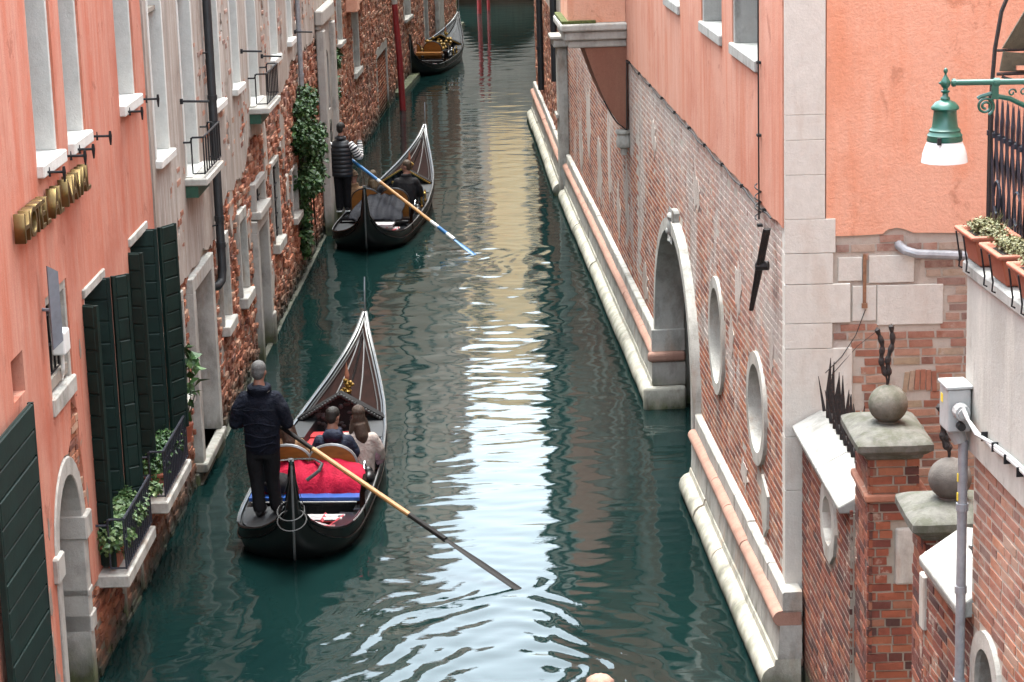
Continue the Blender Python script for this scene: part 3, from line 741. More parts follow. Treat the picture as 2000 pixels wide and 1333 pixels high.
def pedge(u):
    k = np.interp(u, [25.7, 27.6, 30.2, 30.6, 31.7, 33.4, 34.2, 35.5, 36.6, 38.3, 40.4, 44.6, 48.3], [2.66, 2.68, 2.70, 2.85, 3.10, 3.05, 3.5, 3.35, 3.75, 3.5, 3.95, 3.9, 4.1])
    return float(k+.16*nz(u*1.7, 2)+.10*nz(u*5.1, 7)+.05*nz(u*13, 9))
lowp = [(float(u), pedge(u)) for u in np.arange(25.85, 48.3, .13)]
lowp = [(25.80, 2.66)]+[p for p in lowp]
for i, (u, z) in enumerate(lowp):            # keep the edge above the lintels
    if 27.6 < u < 29.75: lowp[i] = (u, max(z, 2.68))
outl = lowp+[(48.3, 9.8), (25.80, 9.8)]
upper = [h for h in holes if h[0][1] > 3.8 or h[2][1] > 4]
isl = []; rr = random.Random(15)
for u, z, s in ((27.3, 3.35, .10), (30.9, 3.55, .16), (32.0, 3.85, .2), (33.6, 3.75, .18), (36.7, 4.35, .18), (38.95, 4.45, .22), (41.3, 4.75, .25), (42.6, 4.6, .2), (43.9, 5.0, .28), (46.3, 5.1, .3), (31.9, 5.4, .12), (36.6, 5.2, .16), (29.7, 4.9, .10), (38.9, 5.5, .2)):
    q = [(u+s*(.55+.5*rr.random())*math.cos(t), z+s*1.5*(.5+.6*rr.random())*math.sin(t)) for t in np.linspace(0, 2*math.pi, 15)[:-1]]
    if all(b_ > pedge(a)+.12 for a, b_ in q) and not any(h[0][0]-.12 < u+d < h[1][0]+.12 and h[0][1]-.1 < z+e for h in upper for d in (-s, 0, s) for e in (-s*1.6, s*1.6)): isl.append(q)
mb = MB(); PL.sheet(mb, outl, upper+isl, BS, .45); mb.build('plaster_wall', m_greyp, GB)
mb = MB(); PL.sheet(mb, [(27.62, -1.6), (48.3, -1.6), (48.3, 6.1), (25.76, 6.1), (25.76, .98), (27.62, .98)], [h for h in holes if h[2][1] < 4 and not abs(h[0][1]+.13) < .05]+[rect(h[0][0]-.01, h[1][0]+.01, h[0][1]-.01, 6.05) for h in upper if h[0][1] < 6]
                    + [rect(34.1, 35.6, -.16, 2.2)], 0, .5)
wl = mb.build('brick_backing', m_mortar, GB)
allh = [h for h in holes]
def okL2(u, z):
    if z > pedge(u)+.3: return any(abs(u-q[0][0]) < .6 and abs(z-q[0][1]) < .8 for q in isl) and not inr(u, z, upper)
    if z > pedge(u)-.02 or (u < 27.62 and z < .98): return False
    if 43 < u < 44.9 and z > 2.7: return True
    return not inr(u, z, allh)
lay_bricks(PL, wl, m_br_left, 25.85, 48.2, -.2, 5.9, okL2, rough=1.6, proud=.026, miss=.06, seed=8, nmax=300, course=.078)
body(GB, PL, 25.75, 48.3, 9.8)
for k in range(9):                       # low kerb at the waterline
    u0, u1 = 27.7+k*2.25, 27.7+(k+1)*2.25-.03
    mb = MB(); PL.box(mb, u0, u1, -.6, .018+.012*nz(k*1.7), .0, .09+.03*nz(k*2.3, 4)); bevel(mb.build('kerb_stone', m_kerb, GB), .02, 2)
# islands of plaster left on the brick
rr = random.Random(5)
for u, z, s in ((26.0, 2.2, .16), (31.9, 2.85, .25), (33.7, 2.2, .2), (36.1, 3.0, .3), (38.5, 2.9, .35), (41.5, 3.3, .3), (38.9, 1.9, .2), (30.3, 1.0, .15), (36.2, .9, .2), (41.0, 1.2, .25)):
    pts = [(u+s*(.7+.5*rr.random())*math.cos(t), z+s*1.5*(.6+.6*rr.random())*math.sin(t)) for t in np.linspace(0, 2*math.pi, 12)[:-1]]
    mb = MB(); PL.poly(mb, pts, 0, BS*.95); mb.build('plaster_patch', m_greyp, GB)
# door step and mossy base of the first doorway
mb = MB(); PL.box(mb, 27.7, 29.5, .16, .28, -.5, .16); bevel(mb.build('door_step', m_stone, GB), .015)
mb = MB(); PL.box(mb, 28.9, 29.6, -1, .157, -.3, .12); PL.box(mb, 27.66, 28.0, -1, .157, -.3, .06); bevel(mb.build('landing_base', m_stone_g, GB), .02)
mb = MB(); PL.box(mb, 35.42, 35.66, -1, .5, -.3, .14); bevel(mb.build('landing_base', m_stone_g, GB), .02)
balconette(GB, PL, 28.0, 29.5, 3.86, .33, .45, .09, m_iron, .2, m_stone, True, False)
balconette(GB, PL, 34.35, 35.9, 3.90, .36, .45, .09, m_iron, .2, m_stone, True, False)
for u0, z0, ln in ((28.0, 4.83, .36), (33.75, 4.83, .32), (36.1, 4.50, .33), (41.0, 4.4, .33)):
    mb = MB(); mb.tube([PL.at(u0, z0, .05), PL.at(u0, z0-.012, .05+ln)], .016, 6); mb.tube([PL.at(u0, z0-.035, .07), PL.at(u0, z0+.03, .07)], .02, 6); mb.build('iron_rod', m_iron, GB)
# down pipes
t = thing('drain_pipe', 'thick dark drain pipe bending in above the stone doorway of the plaster building', 'pipe', PL.at(30.2, 2.1, .12))
mb = MB(); mb.tube([PL.at(30.15, 9.7, .13), PL.at(30.15, 2.28, .13), PL.at(30.1, 2.14, .12), PL.at(29.98, 2.09, .08), PL.at(29.86, 2.1, .0)], .058, 12); mb.build('pipe', m_lead, t, smooth=True)
for zz in (2.62, 2.98, 4.6, 6.4, 9): mb = MB(); mb.tube([PL.at(30.15, zz-.035, .13), PL.at(30.15, zz+.035, .13)], .067, 12); mb.build('collar', m_lead, t)
for zz in (2.9, 5.2):
    mb = MB(); mb.tube([PL.at(30.0, zz, .02), PL.at(30.13, zz, .13)], .012, 5); mb.build('bracket', m_iron, t)
t = thing('drain_pipe', 'thin grey drain pipe running down into the hanging ivy', 'pipe', PL.at(41.3, 3, .1))
mb = MB(); mb.tube([PL.at(41.25, 9.7, .11), PL.at(41.25, 2.6, .11), PL.at(41.3, 1.2, .10)], .045, 10); mb.build('pipe', m_zinc, t, smooth=True)
for zz in (3.6, 4.4, 6.5): mb = MB(); mb.tube([PL.at(41.25, zz-.03, .11), PL.at(41.25, zz+.03, .11)], .055, 10); mb.build('collar', m_zinc, t)
# ivy
t = thing('ivy_plant', 'dense dark green ivy hanging down the left canal wall behind the farther gondolier', 'plant', PL.at(42, .5, .1))
mb = MB()
for k in range(5):
    u = 40.6+k*.35; mb.tube([PL.at(u+.3*nz(zz, k*3), float(zz), .07+.02*k) for zz in np.linspace(.7, 3.4, 14)], .016, 5)
mb.build('stem', m_soil, t)
cl = []
rr = random.Random(12)
for k in range(30):
    z = rr.uniform(1.55, 3.25); w = np.interp(z, [1.5, 1.9, 2.5, 3.0, 3.35], [.5, 1.1, 1.45, 1.2, .4])
    u = 41.15+rr.uniform(-1, 1)*w*.82
    cl.append((PL.at(u, z, .13+.13*rr.random()*np.interp(z, [1.5, 2.2, 3.3], [.5, 1, .6])), (.26, .42, .26)))
for k in range(12): cl.append((PL.at(40.5+.4*rr.random(), rr.uniform(.5, 1.6), .11), (.14, .28, .20)))
for k in range(5): cl.append((PL.at(42.2+.3*rr.random(), rr.uniform(2.1, 2.5), .28), (.16, .22, .16)))
foliage('foliage', t, m_ivy, cl, .085, 9500, 4)
# door bay with dark arched window (pilaster strips)
BAY = thing('stone_doorcase', 'narrow grey stone doorcase with dark arched opening left of the brick wall', 'doorcase', PL.at(46, 0, .05))
mb = MB(); PL.box(mb, 44.7, 45.05, -1, 4.05, .055, .22); PL.box(mb, 46.6, 46.95, -1, 4.05, .055, .24); bevel(mb.build('pilaster', m_stone_g, BAY), .02)
mb = MB(); PL.box(mb, 45.05, 46.6, 2.3, 3.35, .055, .07); mb.build('dark_window', m_dark, BAY)
mb = MB(); PL.sheet(mb, [(45.05, -.9), (46.6, -.9), (46.6, 4.05), (45.05, 4.05)], [archpts(45.85, .42, 2.35, 3.15, 10)], .14, .08); mb.build('panel', m_stone_g, BAY)
mb = MB(); PL.box(mb, 44.6, 47.1, 4.15, 4.45, .055, .22); PL.box(mb, 44.66, 47.0, 4.05, 4.15, .055, .16); bevel(mb.build('cornice', m_stone_g, BAY), .03)
for zz in (2.05, 1.82): mb = MB(); p = PL.at(45.85, zz, .16); mb.tube([p+PL.d*.1*math.cos(a)+Vector((0, 0, .1*math.sin(a))) for a in np.linspace(0, 6.28, 13)], .02, 6, caps=False); mb.build('stone_ring', m_stone_d, BAY)

# ------------------------------------------------------------------ LEFT 3: brick house further on
PL3 = Plane((-3.86, 48.3), (-3.27, 64.2), (1, 0))
HB = thing('brick_house', 'weathered brick house with slit windows behind the moored gondola', 'building', (-3.6, 56, 0))
h3 = []
def hop(bl, pl, lst, *a, **k):
    w, h = opening(bl, pl, *a, **k); lst.append(h); return w
hop(HB, PL3, h3, 51.6, 52.5, 3.1, 5.6, fw=.10, depth=.3, stone=m_stone_g, proud=.03, pane_mat=m_dark)
hop(HB, PL3, h3, 55.0, 56.3, 2.05, 3.66, fw=.16, depth=.3, stone=m_stone, proud=.02, pane_mat=m_dark, sill=.14)
hop(HB, PL3, h3, 60.9, 64.0, -.4, 1.72, fw=.14, depth=.22, stone=m_stone_g, proud=.02, sill=0, pane=False, lintel=.25, name='blocked_doorway')
for u in (50, 53.5, 57, 60.5):
    for zz in (6.2, 9.3): hop(HB, PL3, h3, u, u+1, zz, zz+1.7, fw=.12, depth=.25, stone=m_stone, pane_mat=m_dark)
mb = MB(); PL3.sheet(mb, [(48.3, -1.5), (66.4, -1.5), (66.4, 12.6), (48.3, 12.6)], h3, 0, .4); wl = mb.build('wall', m_drab, HB)
mb = MB(); PL3.box(mb, 60.8, 64.1, -1, 1.8, -.3, -.22); bk = mb.build('blocked_wall', m_mortar, HB)
lay_bricks(PL3, bk, m_br_far, 60.9, 64.0, -.3, 1.7, lambda u, z: True, rough=1.2, nmax=0, course=.10, base=-.22, seed=31)
lay_bricks(PL3, wl, m_br_far, 48.5, 66.3, -.2, 5.2, lambda u, z: not inr(u, z, h3) and not (48.9 < u < 51.2 and z > 2.4), rough=1.4, proud=.02, nmax=0, miss=.04, course=.09, length=.30, seed=33)
body(HB, PL3, 48.3, 66.4, 12.6)
mb = MB(); PL3.box(mb, 48.9, 51.1, 2.4, 4.3, .0, .03); mb.build('plaster_patch', m_drab, HB)
mb = MB(); PL3.box(mb, 53.5, 54.1, 3.62, 4.6, .02, .3); PL3.box(mb, 54.1, 57.4, 3.70, 4.9, .02, .22); bevel(mb.build('projecting_oriel', m_pinkf, HB), .02)
t = thing('wall_plant', 'small green weeds growing out of the brick wall above the gondolier', 'plant', PL3.at(50, 2, .05))
foliage('foliage', t, m_ivy, [(PL3.at(49.2, 1.6, .1), (.10, .5, .28)), (PL3.at(49.8, 2.3, .1), (.10, .4, .3)), (PL3.at(50.6, 2.9, .08), (.08, .5, .25))], .12, 420, 14)
t = thing('drain_pipe', 'dark drain pipe on the corner of the brick house behind the leaning red pole', 'pipe', PL3.at(66.2, 0, .1))
mb = MB(); mb.tube([PL3.at(66.1, 12, .12), PL3.at(66.1, 1.9, .12)], .07, 8); mb.build('pipe', m_lead, t, smooth=True)
PL4 = Plane((-3.27, 66.4), (-1.75, 88), (1, 0))
FB = thing('far_brick_house', 'far brick house with pale stone strips behind the moored gondola bow', 'building', (-2.6, 76, 0)); h4 = []
hop(FB, PL4, h4, 70.2, 71.8, 1.9, 4.2, fw=.14, depth=.3, stone=m_stone_g, proud=.03, pane_mat=m_dark)
hop(FB, PL4, h4, 76.0, 77.0, -.5, 3.0, fw=.2, depth=.3, stone=m_stone_g, proud=.03, pane_mat=m_dark, sill=0)
for u in (68, 74, 80, 84.5):
    for zz in (5, 8.0, 11.2, 14.0): hop(FB, PL4, h4, u, u+1.1, zz, zz+1.7, fw=.14, depth=.25, stone=m_stone, pane_mat=m_dark)
mb = MB(); PL4.sheet(mb, [(66.4, -1.5), (88, -1.5), (88, 16.6), (66.4, 16.6)], h4, 0, .4); wl = mb.build('wall', m_drab, FB)
lay_bricks(PL4, wl, m_br_far, 66.5, 87.9, -.2, 4.4, lambda u, z: not inr(u, z, h4), rough=1.2, proud=.02, nmax=0, course=.11, length=.36, seed=37)
mb = MB(); PL4.box(mb, 79.5, 81.4, -1, 3.2, .0, .16); bevel(mb.build('stone_strip', m_stone, FB), .03)
mb = MB(); PL4.box(mb, 66.5, 88, -1, .12, 0, .28); mb.build('stone_footing', m_stone_g, FB)
body(FB, PL4, 66.4, 88, 16.6)

# ------------------------------------------------------------------ canal end: bridge, grey and ochre houses
t = thing('end_house', 'dull grey house standing left of the bridge at the canal end', 'building', (-4, 96, 0))
PE = Plane((-5.5, 103.2), (-.75, 103.0), (0, -1), axis=0); he = []
for x in (-3.8, -2.0):
    for zz in (5.2, 8.0): hop(t, PE, he, x, x+.8, zz, zz+1.6, fw=.12, depth=.25, stone=m_stone, pane_mat=m_dark)
mb = MB(); PE.sheet(mb, [(-6.5, 0), (-.8, 0), (-.8, 10.6), (-6.5, 10.6)], he, 0, .3); mb.build('wall', m_drab, t)
mb = MB(); mb.box(-6.5, -.8, 103.4, 110, 0, 10.6); mb.build('building_shell', m_drab, t)
mb = MB(); mb.box(-6.6, -.7, 102.9, 110, 10.6, 10.9); mb.build('roof_edge', m_terrac, t)
t = thing('ochre_house', 'tall ochre house beyond the bridge at the canal end', 'building', (1, 112, 0))
PO = Plane((-6, 112), (8, 112), (0, -1), axis=0); ho = []
for x in (-4.2, -1.9, 1.05, 3.2):
    for zz in (6.0, 9.6, 13.2, 16.6): hop(t, PO, ho, x, x+.8, zz, zz+1.8, fw=.14, depth=.25, stone=m_stone_w, pane_mat=m_glass_d)
mb = MB(); PO.sheet(mb, [(-7, 0), (9, 0), (9, 20.3), (-7, 20.3)], ho, 0, .3); mb.build('wall', m_ochre, t)
mb = MB(); mb.box(-7, 9, 112.4, 122, 0, 20.3); mb.build('building_shell', m_ochre, t)
mb = MB(); mb.box(-7.2, 9.2, 111.8, 122, 20.3, 20.6); mb.build('roof_edge', m_terrac, t)
t = thing('canal_bridge', 'dark stone bridge arching over the far end of the canal', 'bridge', (.2, 98, 0))
PB = Plane((-6, 97), (8, 97), (0, -1), axis=0)
mb = MB(); PB.sheet(mb, [(-6, -1.5), (-1.9, -1.5)]+[(-.1+1.8*math.cos(a), .2+2.1*math.sin(a)) for a in np.linspace(math.pi, 0, 14)]+[(1.7, -1.5), (8, -1.5), (8, 3.3), (.2, 4.2), (-6, 3.3)], [], 0, 3.6); mb.build('arch_span', m_stone_g, t)
mb = MB(); mb.box(-6, 8, 100.65, 100.8, -1.5, 3.3); mb.build('rear_wall', m_drab, t)
mb = MB(); mb.loft([[(-6, 96.8, 3.3), (-6, 97.1, 3.3), (-6, 97.1, 4.2), (-6, 96.8, 4.2)], [(.2, 96.8, 4.2), (.2, 97.1, 4.2), (.2, 97.1, 5.1), (.2, 96.8, 5.1)], [(8, 96.8, 3.3), (8, 97.1, 3.3), (8, 97.1, 4.2), (8, 96.8, 4.2)]]); mb.build('parapet', m_stone_g, t)

# ------------------------------------------------------------------ mooring poles
def pole(label, p0, p1, r, white=.0, grey=.0, group='red mooring poles'):
    t = thing('mooring_pole', label, 'mooring pole', (p0[0], p0[1], 0), group=group)
    p0, p1 = Vector(p0), Vector(p1); d = p1-p0
    a, b_ = p0.lerp(p1, 0), p1
    k = 1-white-grey
    mb = MB(); mb.tube([a-d*.1, a, p0.lerp(p1, k*.5)+Vector((.02, 0, 0)), p0.lerp(p1, k)], [r*1.05, r*1.05, r, r*.95], 10); mb.build('shaft', m_redpole, t, smooth=True)
    if white or grey:
        mb = MB(); mb.tube([p0.lerp(p1, k), b_], [r*.95, r*.9], 10); mb.build('pole_top', m_whitep if white else m_greypole, t, smooth=True)
        mb = MB(); mb.lathe(b_, [(r*.9, 0), (r*.5, r*.6), (0, r*.8)], 10); mb.build('cap', m_whitep if white else m_greypole, t, smooth=True)
pole('leaning red mooring pole with bare grey top left of the moored gondola', (-2.85, 63.5, 0), (-3.02, 63.4, 4.4), .085, grey=.33)
pole('white topped red mooring pole standing behind the moored gondola stern', (-3.45, 75, -.2), (-3.55, 75, 2.5), .15, white=.17)
pole('thick dull red mooring pole by the far bridge', (-.92, 92.6, 0), (-.92, 92.6, 3.0), .09)
pole('slim dark red mooring pole just left of the far bridge arch', (-.55, 94, 0), (-.62, 94, 3.0), .065)
m_skim = M_stucco('old_skim_coat', (.40, .33, .28), (.50, .44, .40), (.27, .19, .15), .6, .5)
# ------------------------------------------------------------------ RIGHT: salmon building over brick
PR = Plane((2.54, 20.6), (1.90, 35.25), (-1, 0))
SB = thing('salmon_building', 'salmon building with brick lower wall, oval windows and white corner pillar on the right bank', 'building', (2.6, 30, 0))
ZP = 4.42
hr = []; hb = []
for (u0, u1) in ((22.12, 23.65), (24.6, 26.08), (28.3, 29.6)):
    w, h = opening(SB, PR, u0, u1, 5.80, 7.7, fw=.10, depth=.42, stone=m_stone_w, proud=.015, sill=.12, sill_out=.05, mull=2); hr.append(h)
    shutter_leaf(SB, PR.at(u0+.05, 0, -.30), PR.n, .26, 5.86, 7.6, .035, 8, mat=m_stone_w)
for u in (22.2, 25.2, 28.2, 31.2, 34.2, 38, 41.5, 44.5):
    for zz in (8.9,):
        w, h = opening(SB, PR, u, u+1.1, zz, zz+1.6, fw=.12, depth=.3, mull=2); hr.append(h)
mb = MB(); PR.sheet(mb, [(20.6, ZP)]+[(float(u), ZP+.04*nz(u*2.1, 5)+.03*nz(u*7, 3)) for u in np.arange(20.9, 48.3, .3)]+[(48.5, ZP), (48.5, 11), (20.6, 11)], hr, .03, .45); mb.build('stucco_wall', m_pink, SB)
# oval windows (oeil-de-boeuf): stone rings set through the wall
ov = [(25.22, 2.33, .60, .68), (22.28, 2.26, .60, .58)]
for (cu, cz, ru, rz) in ov:
    mb = MB(); PR.ring(mb, ellipse(cu, cz, ru-.13, rz-.13), ellipse(cu, cz, ru, rz), -.55, .035); w = mb.build('oval_window', m_stone, SB, smooth=True, ang=50)
    mb = MB(); PR.box(mb, cu-ru, cu+ru, cz-rz, cz+rz, -.50, -.48); mb.build('pane', m_stone_w, w)
    hb.append(ellipse(cu, cz, ru-.02, rz-.02))
# water door
AC, AR = 28.87, 1.97
a_in = archpts(AC, AR, -1.5, 1.15, 20, 1.70); a_out = archpts(AC, AR+.15, -1.5, 1.15, 20, 1.86)
mb = MB(); PR.ring(mb, a_in, a_out, -.30, .11); dw = mb.build('water_door', m_stone, SB, smooth=True, ang=50); dw['label'] = 'tall arched stone water door'
mb = MB(); PR.poly(mb, [(AC-.11, 2.74), (AC+.11, 2.74), (AC+.15, 3.14), (AC-.15, 3.14)], -.3, .10); q = bevel(mb.build('keystone', m_stone_w, dw), .03)
mb = MB(); p = PR.at(AC, 2.95, .17)
p = PR.at(AC, 2.93, .10); mb.ell(p, .05, .09, .13, 10, 7); mb.ell(p+Vector((-.03, 0, -.06)), .04, .05, .05, 8, 6); mb.ell(p+Vector((0, 0, .13)), .05, .11, .05, 8, 6); mb.build('carved_mask', m_stone_w, q, smooth=True)
mb = MB(); PR.box(mb, AC-AR-.5, AC+AR+.6, -1.5, 3.2, -2.75, -2.6); mb.build('rear_wall', m_br_right, dw)
mb = MB(); PR.box(mb, AC+AR+.28, AC+AR+.5, -1.5, 3.2, -2.7, -.31); mb.build('side_wall', m_br_right, dw)
mb = MB(); PR.box(mb, AC-AR-.5, AC-AR-.28, -1.5, 3.2, -2.7, -.31); mb.build('side_wall', m_stone_g, dw)
hb.append(archpts(AC, AR+.13, -1.6, 1.15, 20, 1.84))
mb = MB(); PR.sheet(mb, [(20.6, -1.6), (48.5, -1.6), (48.5, ZP+.05), (20.6, ZP+.05)], [ellipse(a, b_, c-.02, d-.02) for a, b_, c, d in ov]+[[(u, max(z, -1.5)) for u, z in archpts(AC, AR+.13, -1.5, 1.15, 20, 1.84)]], 0, .4)
wl = mb.build('brick_backing', m_mortar_p, SB)
CU0, CU1 = 35.0, 36.5      # bay
def okR(u, z):
    if inr(u, z, hb): return False
    if 22.05 < u < 22.45 and 1.3 < z < 1.8: return (nz(u*9, z*9) > -.1)
    if z < .98: return False
    if 33.55 < u < 34.0 and 1.2 < z < 3.4: return (int(z/.072) % 3) != 0 and nz(u*6, z*4) > -.25
    return True
lay_bricks(PR, wl, m_br_right, 20.62, 48.4, .99, ZP-.01, okR, rough=.3, proud=.003, miss=.008, seed=17, nmax=300, joint=.021, course=.078)
mb = MB(); PR.poly(mb, [(21.55, 1.55), (21.9, 1.68), (21.95, 1.35), (21.8, 1.05), (21.6, 1.2)], 0, .03); mb.build('mortar_patch', m_stone, SB)
rr = random.Random(44)
for u, z, s, e in ((35.6, 2.2, .35, 2.2), (37.0, 1.7, .4, 1.5), (38.6, 2.3, .4, 2.0), (40.6, 1.8, .6, 1.4), (42.8, 2.4, .5, 2.), (44.8, 1.7, .6, 1.2), (33.0, 1.35, .5, .6), (24.1, 2.6, .22, 1.3), (23.6, 3.2, .25, 1.6), (26.6, 1.35, .3, .8), (23.2, 1.3, .3, .7), (21.4, 3.1, .16, 1.6), (31.6, 3.7, .35, 1.), (27.0, 3.7, .35, .9)):
    pts = [(u+s*(.45+.65*rr.random())*math.cos(t_), z+s*e*(.45+.65*rr.random())*math.sin(t_)) for t_ in np.linspace(0, 2*math.pi, 20)[:-1]]
    if all(1.02 < b_ < ZP-.02 for a, b_ in pts) and not any(inr(a, b_, hb) for a, b_ in pts):
        mb = MB(); PR.poly(mb, pts, .0, .0085+.001*rr.random()); mb.build('plaster_remnant', m_skim, SB)
body(SB, PR, 20.75, 48.5, 11, back=9, start=2.8)
mb = MB(); PR.box(mb, 20.8, 48.4, 4.6, 10.9, -2.8, -.5); mb.build('floor_void', m_drab, SB)
# plinth: slab, pink torus, lower slab and round foot, in stones
def plinth(bld, pl, u0, u1, stones, seed, ret0=False):
    rr = random.Random(seed)
    prof_hi = [(-.1, 1.0), (.07, 1.0), (.085, .985), (.085, .80), (-.1, .80)]
    def run(name, mat, prof, cuts, jit=.006, smooth=False):
        for a, b_ in zip(cuts[:-1], cuts[1:]):
            mb = MB(); j = rr.uniform(-jit, jit); k = rr.uniform(-jit, jit)
            n = max(1, int((b_-a)/.5)); rings = []
            for i in range(n+1):
                u = a+.006+(b_-a-.012)*i/n
                w = .012*nz(u*2.3, seed)+.006*nz(u*9, seed+2)
                rings.append([pl.at(u, z+k+w, o+j+w) for o, z in prof])
            mb.loft(rings, True, True); mb.build(name, mat, bld, smooth=smooth, ang=40)
    cuts = [u0+(u1-u0)*i/stones for i in range(stones+1)]
    cj = [cuts[0]]+[c+rr.uniform(-.35, .35) for c in cuts[1:-1]]+[cuts[-1]]
    run('plinth_stone', m_stone, prof_hi, cj)
    tor = [(.085+.085*math.cos(a), .735+.075*math.sin(a)) for a in np.linspace(-math.pi*.5, math.pi*.5, 9)]+[(-.1, .81), (-.1, .66)]
    cj = [cuts[0]]+[c+rr.uniform(-.3, .3) for c in cuts[1:-1]]+[cuts[-1]]
    run('torus_stone', m_pstone, tor, cj, .005, True)
    low = [(-.1, .66), (.105, .66), (.13, .32), (-.1, .32)]
    cj = [cuts[0]]+[c+rr.uniform(-.35, .35) for c in cuts[1:-1]]+[cuts[-1]]
    run('plinth_stone', m_stone, low, cj)
    foot = [(-.1, .32), (.14, .32), (.15, .27)]+[(.13+.15*math.cos(a), .10+.16*math.sin(a)) for a in np.linspace(math.pi*.45, -math.pi*.5, 8)]+[(.13, -1.4), (-.1, -1.4)]
    cj = [cuts[0]]+[c+rr.uniform(-.35, .35) for c in cuts[1:-1]]+[cuts[-1]]
    run('foot_stone', m_foot, foot, cj, .008, True)
    # returns into the water door
m_foot = M_stone('foot_stone', (.44, .415, .35), (.22, .205, .17), amount=.62, z0=-.02, z1=.24, rust=.3)
plinth(SB, PR, 20.3, AC-AR-.15, 6, 3)
plinth(SB, PR, AC+AR+.02, 47.9, 9, 5)
# stepped block under the far jamb of the water door, turned into the opening
u = AC+AR-.005
for nm, mt, z0, z1, du in (('jamb_block', m_stone, .80, 1.12, .03), ('torus_stone', m_pstone, .66, .81, .10), ('jamb_block', m_stone_g, .32, .66, .05), ('foot_stone', m_foot, -1.4, .32, .12)):
    mb = MB(); PR.box(mb, u-du, u+.02, z0+.003, z1-.003, -.31, .16 if z0 > .7 else .22 if mt is m_pstone else .16 if z0 > 0 else .29); o = bevel(mb.build(nm, mt, dw), .05 if 'torus' in nm or 'foot' in nm else .012, 3)
mb = MB(); PR.box(mb, AC-AR-.15, AC-AR+.02, -1.4, 1.0, -.31, .105); bevel(mb.build('jamb_block', m_stone, dw), .012)
# loose cable along the stucco edge
t = thing('wall_cable', 'thin dark cable sagging along the edge between salmon stucco and brick', 'cable', PR.at(28, 4.4, .05))
mb = MB(); mb.tube([PR.at(float(u), ZP-.01-.035*abs(math.sin(u*2.2))+.02*nz(u*1.3, 8), .04+.01*nz(u*3)) for u in np.arange(21.2, 36, .12)], .008, 5); mb.build('wire', m_cable, t)
for u in np.arange(21.6, 35.5, 1.43): mb = MB(); PR.box(mb, u-.014, u+.014, ZP-.03, ZP+.01, .02, .06); mb.build('clip', m_cable, t)
t = thing('lightning_cable', 'dark vertical cable ending in a coil beside the white corner pillar', 'cable', PR.at(21.85, 4.3, .05))
mb = MB(); mb.tube([PR.at(21.83+.006*nz(z), float(z), .055) for z in np.arange(4.28, 11, .3)], .008, 6); mb.build('wire', m_cable, t)
mb = MB(); mb.tube([PR.at(21.85+.05*math.cos(a), 4.62-.016*a, .06+.03*math.sin(a)) for a in np.arange(0, 22, .5)], .007, 5); mb.build('coil', m_cable, t)
for z in (5.1, 5.8, 4.22): mb = MB(); PR.box(mb, 21.81, 21.88, z-.012, z+.012, .02, .07); mb.build('clip', m_cable, t)
# brown iron gate hook leaning on the wall
t = thing('iron_bracket', 'rust brown folded iron bracket on the brick just left of the white pillar', 'bracket', PR.at(21.3, 3.9, .1))
mb = MB(); mb.tube([PR.at(21.12, 4.32, .09), PR.at(21.32, 3.92, .13)], .04, 6, flat=.6); mb.tube([PR.at(21.32, 3.92, .13), PR.at(21.66, 3.42, .16)], [.04, .024], 6, flat=.6); mb.build('arm', m_iron_r, t)
mb = MB(); mb.tube([PR.at(21.29, 3.93, .05), PR.at(21.34, 3.92, .16)], .045, 8); mb.build('pivot', m_iron_r, t)
# corbelled bay
bay = MB(); o1 = .92
PR.box(bay, CU0, CU1, 4.98, 10.9, .035, o1); bw = bay.build('bay_wall', m_pinkf, SB)
for (z0, z1, o, mt) in ((4.86, 4.975, 1.04, m_stone), (4.72, 4.857, .98, m_stone), (4.60, 4.717, .92, m_stone)):
    mb = MB(); PR.box(mb, CU0-.03-(o-.92), CU1+.05, z0, z1, .02, o); bevel(mb.build('cornice', mt, SB), .03, 3)
mb = MB(); PR.box(mb, CU0-.12, CU1, 4.978, 5.02, .5, 1.02); mb.build('moss_strip', M_flat('moss', (.16, .19, .05), .95, 0, .5, 25, .5), SB)
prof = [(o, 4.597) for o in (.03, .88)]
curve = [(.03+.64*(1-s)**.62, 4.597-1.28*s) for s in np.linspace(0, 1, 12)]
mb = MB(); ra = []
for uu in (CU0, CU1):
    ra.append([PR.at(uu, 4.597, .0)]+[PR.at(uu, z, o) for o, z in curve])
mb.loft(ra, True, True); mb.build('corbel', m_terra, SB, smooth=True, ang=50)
mb = MB(); p = PR.at(CU0+.05, 3.14, .09); mb.lathe(p, [(.04, -.22), (.06, -.16), (.05, -.12), (.11, -.09), (.125, 0), (.10, .10), (.13, .13), (.13, .17), (.0, .17)], 12); mb.build('corbel_boss', m_stone, SB, smooth=True)
mb = MB(); mb.tube([PR.at(CU0-.03, z, o+.02) for o, z in curve[7:]]+[PR.at(CU0-.03, 4.4, .03)], .012, 5); mb.build('wire', m_cable, SB)
# pilaster at the far end and further wall
mb = MB(); PR.box(mb, 48.0, 48.5, -1.4, 3.25, .0, .22); bevel(mb.build('pilaster', m_stone, SB), .02)
for nm_, a_, z0_, z1_, o0_, o1_ in (('capital', .35, 3.253, 3.42, 0, .30), ('pilaster_band', .3, 1.75, 1.85, .22, .27), ('abacus', .4, 3.423, 3.50, 0, .36)):
    mb = MB(); PR.box(mb, 48.25-a_, 48.25+a_, z0_, z1_, o0_, o1_); bevel(mb.build(nm_, m_stone, SB), .02)
PR2 = Plane((1.27, 48.5), (.82, 62.0), (-1, 0))
RB = thing('far_right_house', 'narrow brick house front beyond the white pilaster on the right bank', 'building', (1.2, 56, 0)); h2 = []
for u in (50, 54, 58):
    for zz in (5, 8.4): hop(RB, PR2, h2, u, u+1, zz, zz+1.7, fw=.12, depth=.25, stone=m_stone, pane_mat=m_dark)
